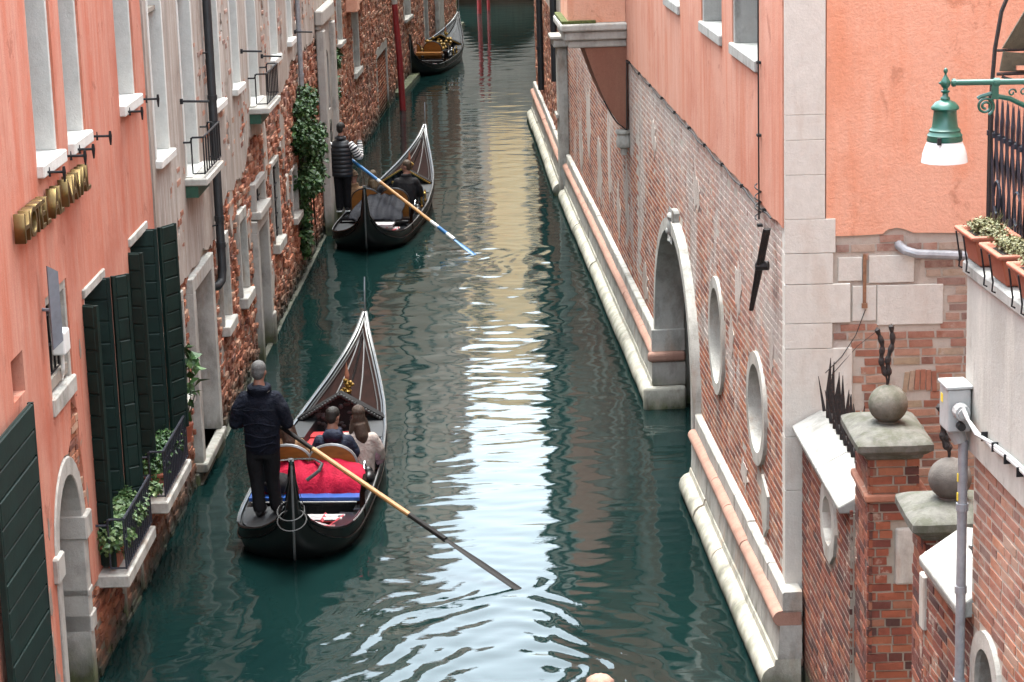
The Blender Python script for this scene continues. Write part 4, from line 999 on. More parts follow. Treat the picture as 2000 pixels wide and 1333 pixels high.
mb = MB(); PR2.sheet(mb, [(48.5, -1.5), (61, -1.5), (61, 13), (48.5, 13)], h2, 0, .4); wl = mb.build('wall', m_greyp, RB)
lay_bricks(PR2, wl, m_br_far, 48.6, 60.9, .9, 3.6, lambda u, z: True, rough=1., nmax=0, course=.09, length=.3, seed=41)
plinth(RB, PR2, 48.6, 61.0, 4, 9); body(RB, PR2, 48.5, 61, 13)
for uu, zz, lab in ((50.4, 2.25, 'thick dark drain pipe ending above the far right plinth'), (56.6, 1.3, 'dark drain pipe at the far right edge of the canal')):
    t = thing('drain_pipe', lab, 'pipe', PR2.at(uu, zz, .1)); mb = MB(); mb.tube([PR2.at(uu, 12.8, .09), PR2.at(uu, zz, .09)], .075, 10); mb.build('pipe', m_lead, t, smooth=True)
    mb = MB(); mb.tube([PR2.at(uu, zz+1.0, .09), PR2.at(uu, zz+1.08, .09)], .088, 10); mb.build('collar', m_lead, t)
PR3 = Plane((1.1, 61.0), (1.6, 97.0), (-1, 0))
FR = thing('far_canal_house', 'grey house front at the far right end of the canal', 'building', (1.4, 80, 0)); h5 = []
for u in (64, 69, 74, 80, 86, 91):
    for zz in (1.6, 5, 8.4): hop(FR, PR3, h5, u, u+1, zz, zz+1.7, fw=.12, depth=.25, stone=m_stone, pane_mat=m_dark)
mb = MB(); PR3.sheet(mb, [(61, -1.5), (97, -1.5), (97, 12), (61, 12)], h5, 0, .4); mb.build('wall', m_greyp, FR); body(FR, PR3, 61.2, 97, 12)

# ------------------------------------------------------------------ end wall of the salmon building, facing us
PF = Plane((2.54, 20.6), (6.0, 20.53), (0, -1), axis=0)
zl = [(3.05, 4.335), (3.30, 4.34), (3.42, 4.345), (3.47, 4.385), (3.55, 4.40), (3.62, 4.385), (3.70, 4.35), (4.2, 4.335), (7.5, 4.33)]
mb = MB(); PF.sheet(mb, [(2.905, 4.34)]+zl+[(7.5, 11), (2.905, 11)], [], .03, .3); mb.build('end_stucco_wall', m_pinkf, SB)
mb = MB(); PF.sheet(mb, [(2.56, -1.5), (7.5, -1.5), (7.5, 4.5), (2.56, 4.5)], [], 0, .3); ew = mb.build('end_wall', m_mortar_p, SB)
st = [(2.525, 2.895, 6.902, 11), (2.525, 2.895, 5.462, 6.9), (2.525, 2.895, 5.232, 5.46), (2.525, 2.895, 4.912, 5.23), (2.525, 2.895, 4.502, 4.91), (2.525, 2.99, 4.185, 4.50), (2.525, 2.97, 3.895, 4.18),
      (2.525, 3.13, 3.525, 3.89), (2.525, 2.965, 3.285, 3.52), (2.525, 3.15, 2.44, 3.28), (2.525, 2.76, 1.92, 2.435), (2.525, 2.76, .72, 1.915),
      (3.02, 3.24, 3.91, 4.13), (3.30, 3.715, 3.885, 4.14), (3.38, 3.985, 3.485, 3.86), (3.15, 3.37, 3.53, 3.86)]
for i, (a, b_, c, d) in enumerate(st):
    if a < 2.53 and d > 4.3: b_ = 2.895 if c > 4.34 else b_
    mb = MB(); PF.box(mb, a, b_, c, d, -.3, .045 if i < 12 else .02); bevel(mb.build('quoin_stone', m_quoin, SB), .004)
occ = [(a, b_, c, d) for a, b_, c, d in st]
def okF(u, z):
    if z > 4.325 and not (3.45 < u < 3.66 and z < 4.37): return False
    return not any(a-.005 < u < b_+.005 and c-.005 < z < d+.005 for a, b_, c, d in occ) and not (3.60 < u < 3.90 and 2.82 < z < 3.06)
lay_bricks(PF, ew, m_br_pale, 2.77, 4.6, 1.6, 4.4, okF, rough=.5, proud=.010, course=.083, length=.27, joint=.018, miss=.02, seed=23, nmax=300)
for k in range(6):                     # soldier bricks of a blocked arch
    x = 3.62+k*.055; mb = MB(); q = PF.at(x, 2.84+.02*math.sin(k*.6), .0); tl = Vector((.12-.03*k, 0, 1)).normalized()
    mb.obox(q, PF.d*.045, PF.n*.018, tl*.19, random.random()); mb.build('brick', m_br_pale, ew)
mb = MB(); PF.box(mb, 3.245, 3.275, 3.70, 4.16, .02, .04); PF.box(mb, 3.235, 3.285, 3.66, 3.70, .02, .06); mb.build('iron_strap', M_flat('rust', (.22, .11, .06), .9, 0, .3, 20, .3), SB)
mb = MB(); PF.box(mb, 2.62, 2.74, .62, .72, -.1, .10); PF.box(mb, 2.62, 2.74, -1, .18, -.1, .14); PF.box(mb, 2.62, 2.74, .33, .62, -.1, .10); bevel(mb.build('plinth_stone', m_stone, SB), .012)
mb = MB(); PF.box(mb, 2.40, 2.74, .183, .33, -.1, .16); bevel(mb.build('torus_stone', m_pstone, SB), .06, 3)
# ------------------------------------------------------------------ garden wall, gate piers
PG = Plane((2.68, 20.6), (2.76, 17.3), (-1, 0))
GW = thing('garden_wall', 'brick garden wall with white coping and oval opening beside the corner pillar', 'garden wall', (2.8, 19, 0))
oc = ellipse(18.98, 2.12, .36, .33, 24)
mb = MB(); PG.sheet(mb, [(17.95, -1.5), (20.52, -1.5), (20.52, 2.5), (17.95, 2.5)], [oc], 0, .42); gw = mb.build('wall', m_mortar, GW)
mb = MB(); PG.ring(mb, ellipse(18.98, 2.12, .25, .22, 10), ellipse(18.98, 2.12, .40, .37, 10), -.40, .025); ow = mb.build('oval_window', m_stone, GW)
mb = MB(); PG.box(mb, 18.75, 18.80, 1.9, 2.34, -.3, -.25); mb.build('bar', m_iron, ow)
lay_bricks(PG, gw, m_br_garden, 17.95, 20.5, .2, 2.5, lambda u, z: not inpoly(u, z, ellipse(18.98, 2.12, .42, .40, 20)), rough=.3, proud=.004, joint=.016, seed=51, course=.071, length=.25, nmax=300)
for a, b_ in ((19.12, 20.52), (17.98, 19.11)):
    mb = MB(); pts = [(-.45, 2.50), (.09, 2.50), (.10, 2.56), (-.16, 2.70), (-.28, 2.70), (-.45, 2.60)]
    mb.loft([[PG.at(u, z+.006*nz(u*4), o) for o, z in pts] for u in np.linspace(a, b_, 6)], True, True); bevel(mb.build('coping_stone', m_stone_w, GW), .015, 2)
mb = MB(); mb.tube([PG.at(18.15, 2.78, -.2), PG.at(20.25, 2.78, -.2)], .02, 6); rl = mb.build('spike_rail', m_iron_r, GW)
for k in range(12):
    u = 18.2+k*.185; hh = .42+.12*random.random(); ln = random.uniform(-.05, .05)
    mb = MB(); mb.tube([PG.at(u, 2.70, -.2), PG.at(u+ln*.4, 2.78+hh*.35, -.2), PG.at(u+ln, 2.78+hh, -.2+random.uniform(-.04, .04))], [.026, .028, .003], 5, flat=.45); mb.build('spike', m_iron_r, rl)
    if k % 2: mb = MB(); mb.tube([PG.at(u+.06, 2.75, -.17), PG.at(u+.10, 2.78+hh*.6, -.12)], [.018, .003], 5, flat=.5); mb.build('spike', m_iron_r, rl)
def pier(label, x0, x1, y0, y1, ztop, cap_h, cap_o, rb, string, zbase, seed, rods):
    t = thing('gate_pier', label, 'gate pier', ((x0+x1)/2, (y0+y1)/2, 0), group='ball topped gate piers')
    mb = MB(); mb.box(x0+.02, x1-.02, y0+.02, y1, -1.5, ztop); core = mb.build('pier_core', m_mortar, t)
    f = Plane((x0+.02, y0+.02), (x1, y0+.02), (0, -1), axis=0); sd = Plane((x0+.02, y0), (x0+.02, y1), (-1, 0))
    blk = (x0+.22, x0+.47, 2.15, 2.62) if string else None
    lay_bricks(f, core, m_br_garden, x0+.0, x1, zbase, ztop, lambda u, z: not (blk and blk[0] < u < blk[1] and blk[2] < z < blk[3]), rough=.5, proud=.012, seed=seed, course=.074, length=.235, joint=.014, nmax=300, header=.3)
    lay_bricks(sd, core, m_br_garden, y0, y1, zbase, ztop, lambda u, z: True, rough=.3, proud=.006, seed=seed+1, course=.074, length=.24, nmax=300)
    if blk:
        mb = MB(); f.box(mb, blk[0], blk[1], blk[2], blk[3], -.02, .035); bevel(mb.build('pale_block', m_stone, t), .02, 2)
        for k in range(2):
            mb = MB(); mb.box(x0-.025+k*.26, x0+.23+k*.26, y0-.03, y1+.0, ztop-.345, ztop-.285); bevel(mb.build('string_brick', m_br_pale, t), .012)
    # moulded cap
    cx, cy = (x0+x1)/2, (y0+y1)/2; rings = []
    for s_, z in ((.012, 0), (.03, .02), (.03, .035), (cap_o*.55, .05), (cap_o*.85, .075), (cap_o, .085), (cap_o, .135), (cap_o-.012, .147), (cap_o*.55, .165), (cap_o*.1, .185), (-.07, cap_h-.012), (-.11, cap_h)):
        hx, hy = (x1-x0)/2+s_, (y1-y0)/2+s_; q = []
        for (ax, ay), (bx_, by_) in (((-1, -1), (1, -1)), ((1, -1), (1, 1)), ((1, 1), (-1, 1)), ((-1, 1), (-1, -1))):
            for k in range(6):
                f = k/6; ux, uy = ax+(bx_-ax)*f, ay+(by_-ay)*f
                w = 1-.02*(f == 0)*(1+nz(ax*3, ay*5, seed))+.012*nz(ux*3+seed, uy*3, z*9)
                q.append((cx+hx*ux*w, cy+hy*uy*w, ztop+z+.006*nz(ux*4, uy*4, seed)))
        rings.append(q)
    mb = MB(); mb.loft(rings, True, True); mb.build('pier_cap', m_stone_d, t, smooth=True, ang=28)
    mb = MB(); bz = ztop+cap_h+rb*.93; mb.ell((cx+.01, cy-.02, bz), rb, rb, rb*.98, 28, 18); mb.ell((cx+.01, cy-.02, ztop+cap_h), rb*.55, rb*.55, .03, 16, 6); mb.build('stone_ball', m_ball if string else m_ball2, t, smooth=True, ang=80)
    for (dx, dy, dz) in rods:
        mb = MB(); a = Vector((cx, cy, bz+rb*.8)); b_ = a+Vector((dx, dy, dz)); n = 22
        mb.tube([a.lerp(b_, i/n)+Vector((.012*math.sin(i*.5), 0, 0)) for i in range(n+1)], [.008 if i < 5 else .012+.016*abs(math.sin(i*.82))*(1-.3*i/n) for i in range(n)]+[.002], 6); mb.build('twisted_rod', m_iron_r, t)
    return t
m_ball2 = M_stone('dark_ball_stone', (.115, .10, .09), (.06, .052, .047), tide=False, moss=0, amount=.6)
pier('nearer-to-corner brick gate pier with olive stone ball and pale block in its face', 2.765, 3.17, 17.2, 17.95, 3.19, .21, .10, .157, True, 1.2, 61, [(-.07, 0, .50), (.05, .02, .52), ])
pier('right-hand gate pier with darker stone ball, partly behind the grey conduit', 2.70, 3.10, 14.45, 14.95, 3.44, .22, .10, .145, False, 2.3, 71, [(-.06, 0, .40), (.0, .02, .36)])
PW = Plane((2.67, 14.3), (2.80, 12.1), (-1, 0))
GW2 = thing('garden_wall', 'short brick wall with chipped white coping under the right-hand gate pier', 'garden wall', (2.9, 13.8, 0))
mb = MB(); PW.sheet(mb, [(13.05, -1.5), (14.28, -1.5), (14.28, 3.42), (13.05, 3.42)], [], 0, .4); g2 = mb.build('wall', m_mortar, GW2)
lay_bricks(PW, g2, m_br_garden, 13.05, 14.25, 2.0, 3.40, lambda u, z: True, rough=.4, proud=.005, joint=.016, seed=77, course=.071, nmax=300)
mb = MB(); PW.box(mb, 14.18, 14.30, 2.9, 3.28, -.2, .03); bevel(mb.build('jamb_strip', m_stone, GW2), .01)
mb = MB(); mb.loft([[PW.at(u, z+.004*nz(u*5), o) for o, z in ((-.42, 3.40), (.09, 3.40), (.10, 3.47), (-.18, 3.66), (-.42, 3.62))] for u in np.linspace(13.07, 14.05, 5)], True, True); bevel(mb.build('coping_stone', m_stone_w, GW2), .015, 2)
mb = MB(); mb.tube([PW.at(13.6, 3.6, -.15), PW.at(13.55, 4.1, -.15), PW.at(13.52, 4.35, -.15)], [.02, .022, .003], 5, flat=.5); mb.tube([PW.at(13.42, 3.6, -.12), PW.at(13.5, 4.0, -.13)], [.02, .003], 5, flat=.5); mb.tube([PW.at(13.75, 3.62, -.15), PW.at(13.25, 3.74, -.15)], .014, 5); mb.build('iron_spike', m_iron_r, GW2)

# ------------------------------------------------------------------ terrace building
TB = thing('terrace_building', 'white rendered terrace with brick lower wall at the right edge', 'building', (3.2, 12, 0))
nic = archpts(12.70, .20, 2.4, 3.13, 12, .20)
mb = MB(); PW.sheet(mb, [(8, -1.5), (13.1, -1.5), (13.1, 4.5), (8, 4.5)], [nic], 0, .5); tw = mb.build('brick_backing', m_mortar_p, TB)
lay_bricks(PW, tw, m_br_low, 11.0, 13.08, 2.3, 4.47, lambda u, z: not inpoly(u, z, archpts(12.70, .32, 2.2, 3.13, 12, .32)), rough=.35, proud=.004, joint=.018, seed=81, course=.071, length=.25, nmax=300)
mb = MB(); PW.ring(mb, nic, archpts(12.70, .31, 2.4, 3.13, 12, .31), -.4, .03); nw = bevel(mb.build('stone_niche', m_stone, TB), .01)
mb = MB(); PW.box(mb, 12.4, 13.0, 2.3, 3.5, -.48, -.42); mb.build('niche_back', m_dark, nw)
mb = MB(); PW.sheet(mb, [(8, 4.46)]+[(float(u), 4.47+.006*nz(u*5)) for u in np.arange(8.3, 13.1, .3)]+[(13.14, 4.47), (13.14, 5.52), (8, 5.52)], [], .05, .3); mb.build('render_wall', m_white, TB)
mb = MB(); PW.box(mb, 8, 13.17, 5.52, 5.60, -.5, .075); bevel(mb.build('terrace_edge', m_stone_w, TB), .012)
mb = MB(); PW.box(mb, 8, 13.75, -1.5, 5.515, -3.6, -.5); mb.build('building_shell', m_white, TB)
mb = MB(); mb.box(4.75, 11, -2, 18.5, -1.5, 13.0); mb.build('unseen_shade_mass', m_pinkf, TB)  # unseen volume behind the terrace, added to shade the salmon end wall
# terrace lattice of crossing flats with pointed tops
t = thing('lattice_railing', 'black wrought iron lattice railing with pointed tops above the flower boxes', 'railing', PW.at(12.5, 5.6, -.25))
mb = MB(); mb.tube([PW.at(13.68, 5.6, -.22), PW.at(13.68, 6.50, -.22)], .017, 6); mb.tube([PW.at(13.68, 5.66, -.22), PW.at(9, 5.66, -.22)], .014, 6); mb.tube([PW.at(13.68, 6.28, -.22), PW.at(9, 6.28, -.22)], .010, 6); fr_ = mb.build('post_frame', m_iron, t)
for k in range(22):
    u = 13.60-k*.115
    for sg in (-1, 1):
        mb = MB(); a = [PW.at(u-sg*.10, 5.62, -.22+.012*sg), PW.at(u-sg*.045, 5.95, -.22+.012*sg), PW.at(u+sg*.03, 6.27, -.22+.012*sg), PW.at(u+sg*.018, 6.37, -.22+.012*sg), PW.at(u+sg*.0, 6.50, -.22+.012*sg)]
        mb.tube(a, [.019, .02, .023, .030, .003], 5, flat=.4, up=PW.n); mb.build('lattice_bar', m_rail, t)
    mb = MB(); mb.tube([PW.at(u+.03, 6.26, -.195), PW.at(u+.03, 6.29, -.195)], .012, 6); mb.build('collar', m_rail, t)
for k in range(4):
    mb = MB(); c = PW.at(13.4-k*.42, 5.92, -.19); mb.tube([c+PW.d*.07*math.cos(a)+Vector((0, 0, .10*math.sin(a))) for a in np.linspace(0, 5.6, 12)], .008, 5); mb.build('scroll', m_rail, t)
# three terracotta boxes hung outside
for i, (u0, u1, lab) in enumerate(((12.86, 13.22, 'terracotta window box with dry stalks, farthest along the white terrace edge'), (12.30, 12.68, 'terracotta window box of yellow green sedum, middle one on the white terrace edge'), (11.72, 12.12, 'terracotta window box cut off by the right picture edge'))):
    g = planter(lab, PW, u0, u1, 5.605, -.16, .09, .19, m_dry, 'terracotta boxes along the terrace edge', (.10, .11, .045), 1500, .02, 90+i, rim=.022)
    for q in (.3, .75):
        mb = MB(); u = u0+(u1-u0)*q; mb.tube([PW.at(u, 5.78, .125), PW.at(u, 5.62, .10), PW.at(u, 5.57, .105), PW.at(u, 5.56, .085)], .0055, 5); mb.build('hanger', m_iron, g)
    if i == 0:
        mb = MB(); rr = random.Random(3)
        for k in range(26):
            p = PW.at(u0+.1+.3*rr.random()*(u1-u0), 5.78, -.12+.12*rr.random()); mb.tube([p, p+Vector((rr.uniform(-.03, .08), rr.uniform(-.06, .06), rr.uniform(.05, .14)))], [.0025, .001], 4)
        mb.build('dry_stalks', m_dry, g)
# awning on a bent iron hoop
t = thing('awning', 'rolled khaki canvas awning on a bent iron hoop above the terrace', 'awning', PW.at(12.5, 6.5, -.3))
mb = MB(); mb.tube([PW.at(13.6, 5.65, -.20), PW.at(13.6, 6.55, -.20), PW.at(13.6, 6.78, -.215), PW.at(13.6, 7.0, -.25), PW.at(13.6, 7.2, -.33), PW.at(13.6, 7.4, -.47), PW.at(13.6, 7.55, -.7)], .013, 6); mb.build('hoop', m_iron_r, t, smooth=True)
def cloth(pts, nm, th=.02):
    mb = MB(); rows = []
    for (p, q) in pts: rows.append([Vector(p).lerp(Vector(q), i/14)+Vector((0, .012*nz(i*.9, p[2]*7), .02*nz(i*.7, p[2]*5, 3))) for i in range(15)])
    n = 15; vs = [v for r in rows for v in r]; m = len(vs); vs += [v+Vector((0, th, 0)) for v in vs[:m]]; fs = []
    for j in range(len(rows)-1):
        for i in range(n-1):
            a = j*n+i; fs.append((a, a+1, a+n+1, a+n)); fs.append((a+m, a+n+m, a+n+1+m, a+1+m))
    for i in range(n-1):
        fs += [(i, i+m, i+1+m, i+1)]; k = (len(rows)-1)*n+i; fs += [(k, k+1, k+1+m, k+m)]
    for j in range(len(rows)-1):
        a = j*n; fs += [(a, a+n, a+n+m, a+m)]; a = j*n+n-1; fs += [(a, a+m, a+n+m, a+n)]
    mb.add(vs, fs); return mb.build(nm, m_canvas, t, smooth=True)
X0 = PW.at(13.6, 0, -.22).x
cloth([((X0+.02, 13.58, 6.645), (X0+1.6, 13.5, 6.66)), ((X0+.03, 13.54, 6.765), (X0+1.6, 13.46, 6.78))], 'valance')
cloth([((X0+.03, 13.57, 6.785), (X0+1.6, 13.5, 6.80)), ((X0+.14, 13.35, 7.08), (X0+1.6, 13.3, 7.08)), ((X0+.20, 13.15, 7.5), (X0+1.6, 13.1, 7.5))], 'canopy')
mb = MB(); mb.tube([(X0, 13.575, 6.635), (X0+1.6, 13.5, 6.65)], .011, 6); mb.tube([(X0, 13.575, 6.775), (X0+1.6, 13.5, 6.79)], .009, 6); mb.tube([(X0+.03, 13.57, 6.62), (X0+.8, 13.3, 6.37)], .009, 6); mb.build('rail', m_iron_r, t)
mb = MB(); mb.box(X0+.11, X0+.17, 13.53, 13.56, 6.66, 6.685); mb.build('buckle', m_pinkf, t)
mb = MB(); mb.loft([[(X0+.17, 13.25, 6.80), (X0+.26, 13.23, 6.86), (X0+.8, 13.2, 7.0), (X0+.8, 13.2, 7.3), (X0+.24, 13.23, 6.98)], [(X0+.17, 13.28, 6.80), (X0+.26, 13.26, 6.86), (X0+.8, 13.23, 7.0), (X0+.8, 13.23, 7.3), (X0+.24, 13.26, 6.98)]]); mb.build('cloth_fold', m_white, t)

# ------------------------------------------------------------------ green street lamp
LY = 11.6
t = thing('street_lamp', 'green enamelled street lamp with white bowl on a scrolled bracket', 'street lamp', (3.4, LY, 6.8))
lx, lz = 2.245, 6.84
mb = MB(); mb.tube([(lx+.03, LY, lz), (lx+1.2, LY, lz-.015)], .0155, 12); mb.build('arm', m_greenlamp, t, smooth=True)
mb = MB(); mb.tube([(lx+.035, LY, lz), (lx+.05, LY, lz)], .021, 12); mb.tube([(lx+.245, LY, lz-.003), (lx+.275, LY, lz-.003)], .0215, 12); mb.box(lx+.235, lx+.27, LY-.012, LY+.012, lz-.09, lz-.01); mb.build('arm_collar', m_greenlamp, t)
c = Vector((lx, LY, lz))
mb = MB(); mb.lathe(c, [(0, .078), (.006, .075), (.011, .066), (.011, .056), (.006, .048), (.006, .042), (.012, .030), (.022, .012), (.027, 0), (.022, -.016), (.012, -.028), (.014, -.036), (.024, -.040), (.022, -.046), (.014, -.052), (.016, -.068), (.024, -.074), (.025, -.082), (.02, -.086)], 20); mb.build('finial', m_greenlamp, t, smooth=True, ang=50)
mb = MB(); mb.tube([c-Vector((.024, 0, 0)), c-Vector((.036, 0, 0))], [.009, .002], 8); mb.build('knob', m_greenlamp, t)
mb = MB(); mb.lathe(c, [(.02, -.084), (.05, -.098), (.068, -.118), (.072, -.128), (.07, -.134), (.060, -.138), (.058, -.145), (.066, -.225), (.076, -.236), (.080, -.240), (.078, -.248), (.086, -.262), (.090, -.266), (.088, -.276), (.092, -.290), (.09, -.297), (.05, -.297)], 28); mb.build('housing', m_greenlamp, t, smooth=True, ang=40)
mb = MB(); mb.box(lx-.055, lx-.035, LY-.098, LY-.084, lz-.305, lz-.268); mb.build('latch', m_iron, t)
mb = MB(); mb.lathe(c, [(.088, -.298), (.101, -.325), (.112, -.36), (.118, -.40), (.119, -.405), (.113, -.405), (.106, -.36), (.082, -.30)], 28); mb.build('lamp_bowl', m_opal, t, smooth=True, ang=60)
mb = MB(); cs = Vector((lx+.205, LY, lz-.125)); mb.tube([cs+Vector((.047*(1-a/16)*math.cos(a-1.2), 0, .047*(1-a/16)*math.sin(a-1.2))) for a in np.linspace(0, 12.5, 46)], .0075, 6)
mb.tube([(lx+.26, LY, lz-.075), (lx+.33, LY, lz-.09), (lx+.41, LY, lz-.13), (lx+.50, LY, lz-.20), (lx+.60, LY, lz-.32)], .013, 8)
mb.tube([(lx+.235, LY, lz-.06), (lx+.18, LY, lz-.075), (lx+.165, LY, lz-.085)], .011, 6)
for dx, dz in ((.34, -.06), (.40, -.058), (.46, -.10)):
    q = Vector((lx+dx, LY, lz+dz)); mb.tube([q+Vector((.022*(1-a/9)*math.cos(a), 0, .022*(1-a/9)*math.sin(a))) for a in np.linspace(0, 7, 20)], .005, 5)
mb.build('scroll_bracket', m_greenlamp, t, smooth=True)
mb = MB(); mb.tube([(lx+1.2, LY, 5.6), (lx+1.2, LY, lz+.2)], .03, 10); mb.build('post', m_greenlamp, t)

# ------------------------------------------------------------------ conduit, junction box, cable, gutter pipe
t = thing('conduit', 'vertical grey conduit pipe under the junction box on the right', 'pipe', PW.at(13.05, 3, .1))
mb = MB(); mb.tube([PW.at(13.04, 4.53, .085), PW.at(13.03, 1.5, .085)], .030, 12); mb.build('pipe', m_zinc, t, smooth=True)
for zz in (4.12, 3.60, 3.0): mb = MB(); mb.tube([PW.at(13.04, zz-.022, .085), PW.at(13.04, zz+.022, .085)], .038, 12); mb.build('collar', m_zinc, t)
for zz in (4.28, 4.16): mb = MB(); PW.box(mb, 13.025, 13.045, zz, zz+.05, .113, .118); mb.build('yellow_mark', m_yellow, t)
t = thing('junction_box', 'grey electrical junction box with yellow sticker on the white terrace corner', 'utility box', PW.at(13.1, 4.7, .1))
mb = MB(); PW.box(mb, 12.97, 13.17, 4.60, 4.86, .06, .20); bevel(mb.build('case', m_pvc, t), .012, 2)
mb = MB(); PW.box(mb, 12.96, 13.18, 4.862, 4.885, .05, .21); bevel(mb.build('lid', m_pvc, t), .006)
mb = MB(); mb.tube([PW.at(13.06, 4.60, .13), PW.at(13.05, 4.52, .10)], [.055, .042], 12); mb.build('gland', m_pvc, t)
mb = MB(); p = PW.at(12.955, 4.74, .13); mb.tube([p, p-PW.d*.07], [.05, .045], 12); mb.tube([p-PW.d*.07, p-PW.d*.085], .03, 12); mb.build('socket', m_pvc, t)
mb = MB(); p = PW.at(12.955, 4.65, .13); mb.tube([p, p-PW.d*.05], .025, 10); mb.build('cap', m_cable, t)
mb = MB(); PW.box(mb, 13.08, 13.125, 4.76, 4.81, .2005, .203); mb.build('sticker', m_yellow, t)
t = thing('bundled_cable', 'bundle of pale cables drooping from the junction box along the white wall', 'cable', PW.at(12.3, 4.7, .1))
for k in range(3):
    mb = MB(); mb.tube([PW.at(12.88, 4.76+.008*k, .13), PW.at(12.80, 4.72, .12), PW.at(12.70, 4.665, .085+.008*k), PW.at(12.45, 4.655+.012*k, .075), PW.at(12.1, 4.68+.01*k, .07), PW.at(11.6, 4.69+.012*k, .07), PW.at(10.5, 4.70+.01*k, .07)], .011, 6); mb.build('strand', m_pvc if k != 1 else m_whitep, t)
for u in (12.62, 12.4, 12.15, 11.9): mb = MB(); PW.box(mb, u-.004, u+.004, 4.645, 4.70, .055, .093); mb.build('tie', m_iron, t)
t = thing('gutter_pipe', 'short galvanised pipe crossing from the brick end wall to the terrace edge', 'pipe', (3.8, 20.4, 4.2))
mb = MB(); mb.tube([PF.at(3.575, 4.24, -.05), PF.at(3.575, 4.235, .06), PF.at(3.62, 4.20, .11), PF.at(3.72, 4.17, .12), PF.at(4.5, 4.12, .12)], .042, 10); mb.build('pipe', m_zinc, t, smooth=True)
mb = MB(); mb.tube([PF.at(4.10, 4.145, .12), PF.at(4.125, 4.143, .12)], .052, 10); mb.build('clamp', m_iron_r, t)
t = thing('thin_wire', 'thin slack wire crossing the brick end wall', 'cable', (3.2, 20.5, 3.5))
mb = MB(); mb.tube([PF.at(3.27, 3.64, .03), PF.at(3.18, 3.4, .04), PF.at(3.05, 3.2, .05), PF.at(2.9, 3.05, .05)], .004, 4); mb.tube([PF.at(3.4, 3.45, .03), PF.at(3.2, 3.3, .04), PF.at(2.95, 3.02, .05)], .003, 4); mb.build('wire', m_cable, t)
mb = MB(); mb.box(2.9, 7.5, 8, 20.3, -1.0, 1.1); tag(mb.build('courtyard_ground', m_gnd), kind='structure')
# carved finial low in the frame
t = thing('carved_finial', 'scalloped pinkish stone finial poking up at the bottom edge of the canal', 'finial', (.70, 19.3, 0))
mb = MB(); mb.lathe((.70, 19.3, 0), [(.07, -1.2), (.07, .38), (.05, .42), (.05, .46)], 12); mb.build('post', m_greypole, t)
mb = MB(); rings = []
for z, r in ((.46, .06), (.48, .105), (.53, .125), (.58, .115), (.615, .075), (.63, .02)):
    rings.append([(.70+(r*(1+.10*math.cos(9*a)))*math.cos(a), 19.3+(r*(1+.10*math.cos(9*a)))*math.sin(a), z) for a in np.linspace(0, 2*math.pi, 37)[:-1]])
mb.loft(rings, True, True); mb.build('scalloped_top', m_pstone, t, smooth=True, ang=70)
# ------------------------------------------------------------------ gondolas
g_black = M_obj('gondola_black_lacquer', (.010, .010, .011), .22, .4, 4, .08, (1, 1, 1), .5)
g_matt = M_flat('matt_black_carving', (.016, .015, .015), .7, 0, .4, 30, .4, spec=.2)
g_wire = M_flat('dull_wire', (.10, .10, .10), .5, .3, .2, 20)
g_carv = M_flat('worn_carving', (.05, .047, .045), .5, 0, .5, 40)
g_hull = M_obj('gondola_hull_paint', (.014, .015, .015), .32, .5, 3, .15, (.6, 2, 2), .5)
g_deck = M_obj('gondola_deck_mahogany', (.024, .0085, .006), .8, .5, 5, .1, (.4, 3, 3), .06)
g_deck_r = M_obj('gondola_deck_russet', (.13, .045, .018), .35, .35, 5, .1, (.4, 3, 3), .5)
g_chrome = M_flat('chrome_trim', (.55, .56, .58), .22, 1.0, .1, 10)
g_trim = M_flat('pale_trim', (.21, .21, .21), .35, .3, .15, 10)
g_steel = M_flat('ferro_steel', (.22, .225, .235), .35, 1.0, .15, 12)
g_gold = M_flat('gilt_ornament', (.36, .22, .06), .3, .9, .2, 30)
g_red = M_flat('scarlet_cushion', (.32, .006, .009), .7, 0, .15, 18, .2)
g_crim = M_obj('crimson_cloth', (.27, .003, .022), .85, .25, 6, .7, (1, 1, 1), .2, dist=.05)
g_blue = M_flat('blue_board', (.012, .055, .22), .4, 0, .25, 10)
g_sky = M_flat('turquoise_cushion', (.015, .14, .28), .45, 0, .2, 14, .2)
g_wood = M_obj('varnished_seat_wood', (.22, .085, .018), .35, .25, 6, .1, (1, 1, 4))
g_oar = M_flat('oar_wood', (.30, .15, .052), .45, 0, .12, 10)
g_redw = M_flat('red_floor_board', (.30, .03, .04), .45, 0, .25, 10)
g_wht = M_flat('white_floor_board', (.36, .34, .34), .45, 0, .1, 10)
g_lblack = M_flat('black_leather', (.014, .014, .016), .42, 0, .3, 20, .2)
g_cover = M_obj('dark_navy_cover', (.012, .013, .022), .8, .3, 7, .6, (1, 1, 1), .3, dist=.04)
BEAM_T = [0, .015, .03, .045, .06, .08, .10, .13, .17, .22, .3, .45, .6, .72, .82, .9, .96, 1.0]
BEAM_V = [.018, .05, .09, .17, .32, .48, .58, .66, .70, .72, .73, .71, .62, .50, .35, .21, .09, .018]
SHEER_T = [0, .015, .03, .05, .075, .11, .16, .3, .45, .6, .72, .82, .9, .96, 1.0]
SHEER_V = [1.34, 1.0, .70, .48, .37, .31, .30, .32, .36, .44, .55, .70, .88, 1.08, 1.30]
KEEL_T = [0, .02, .045, .08, .13, .22, .8, .9, .96, 1.0]
KEEL_V = [1.25, .60, .22, .02, -.12, -.18, -.18, -.02, .35, 1.15]
BEND = .17
def yo(tt): return -BEND*max(0., 1-tt/.13)**1.4          # the stern of a gondola swings to starboard
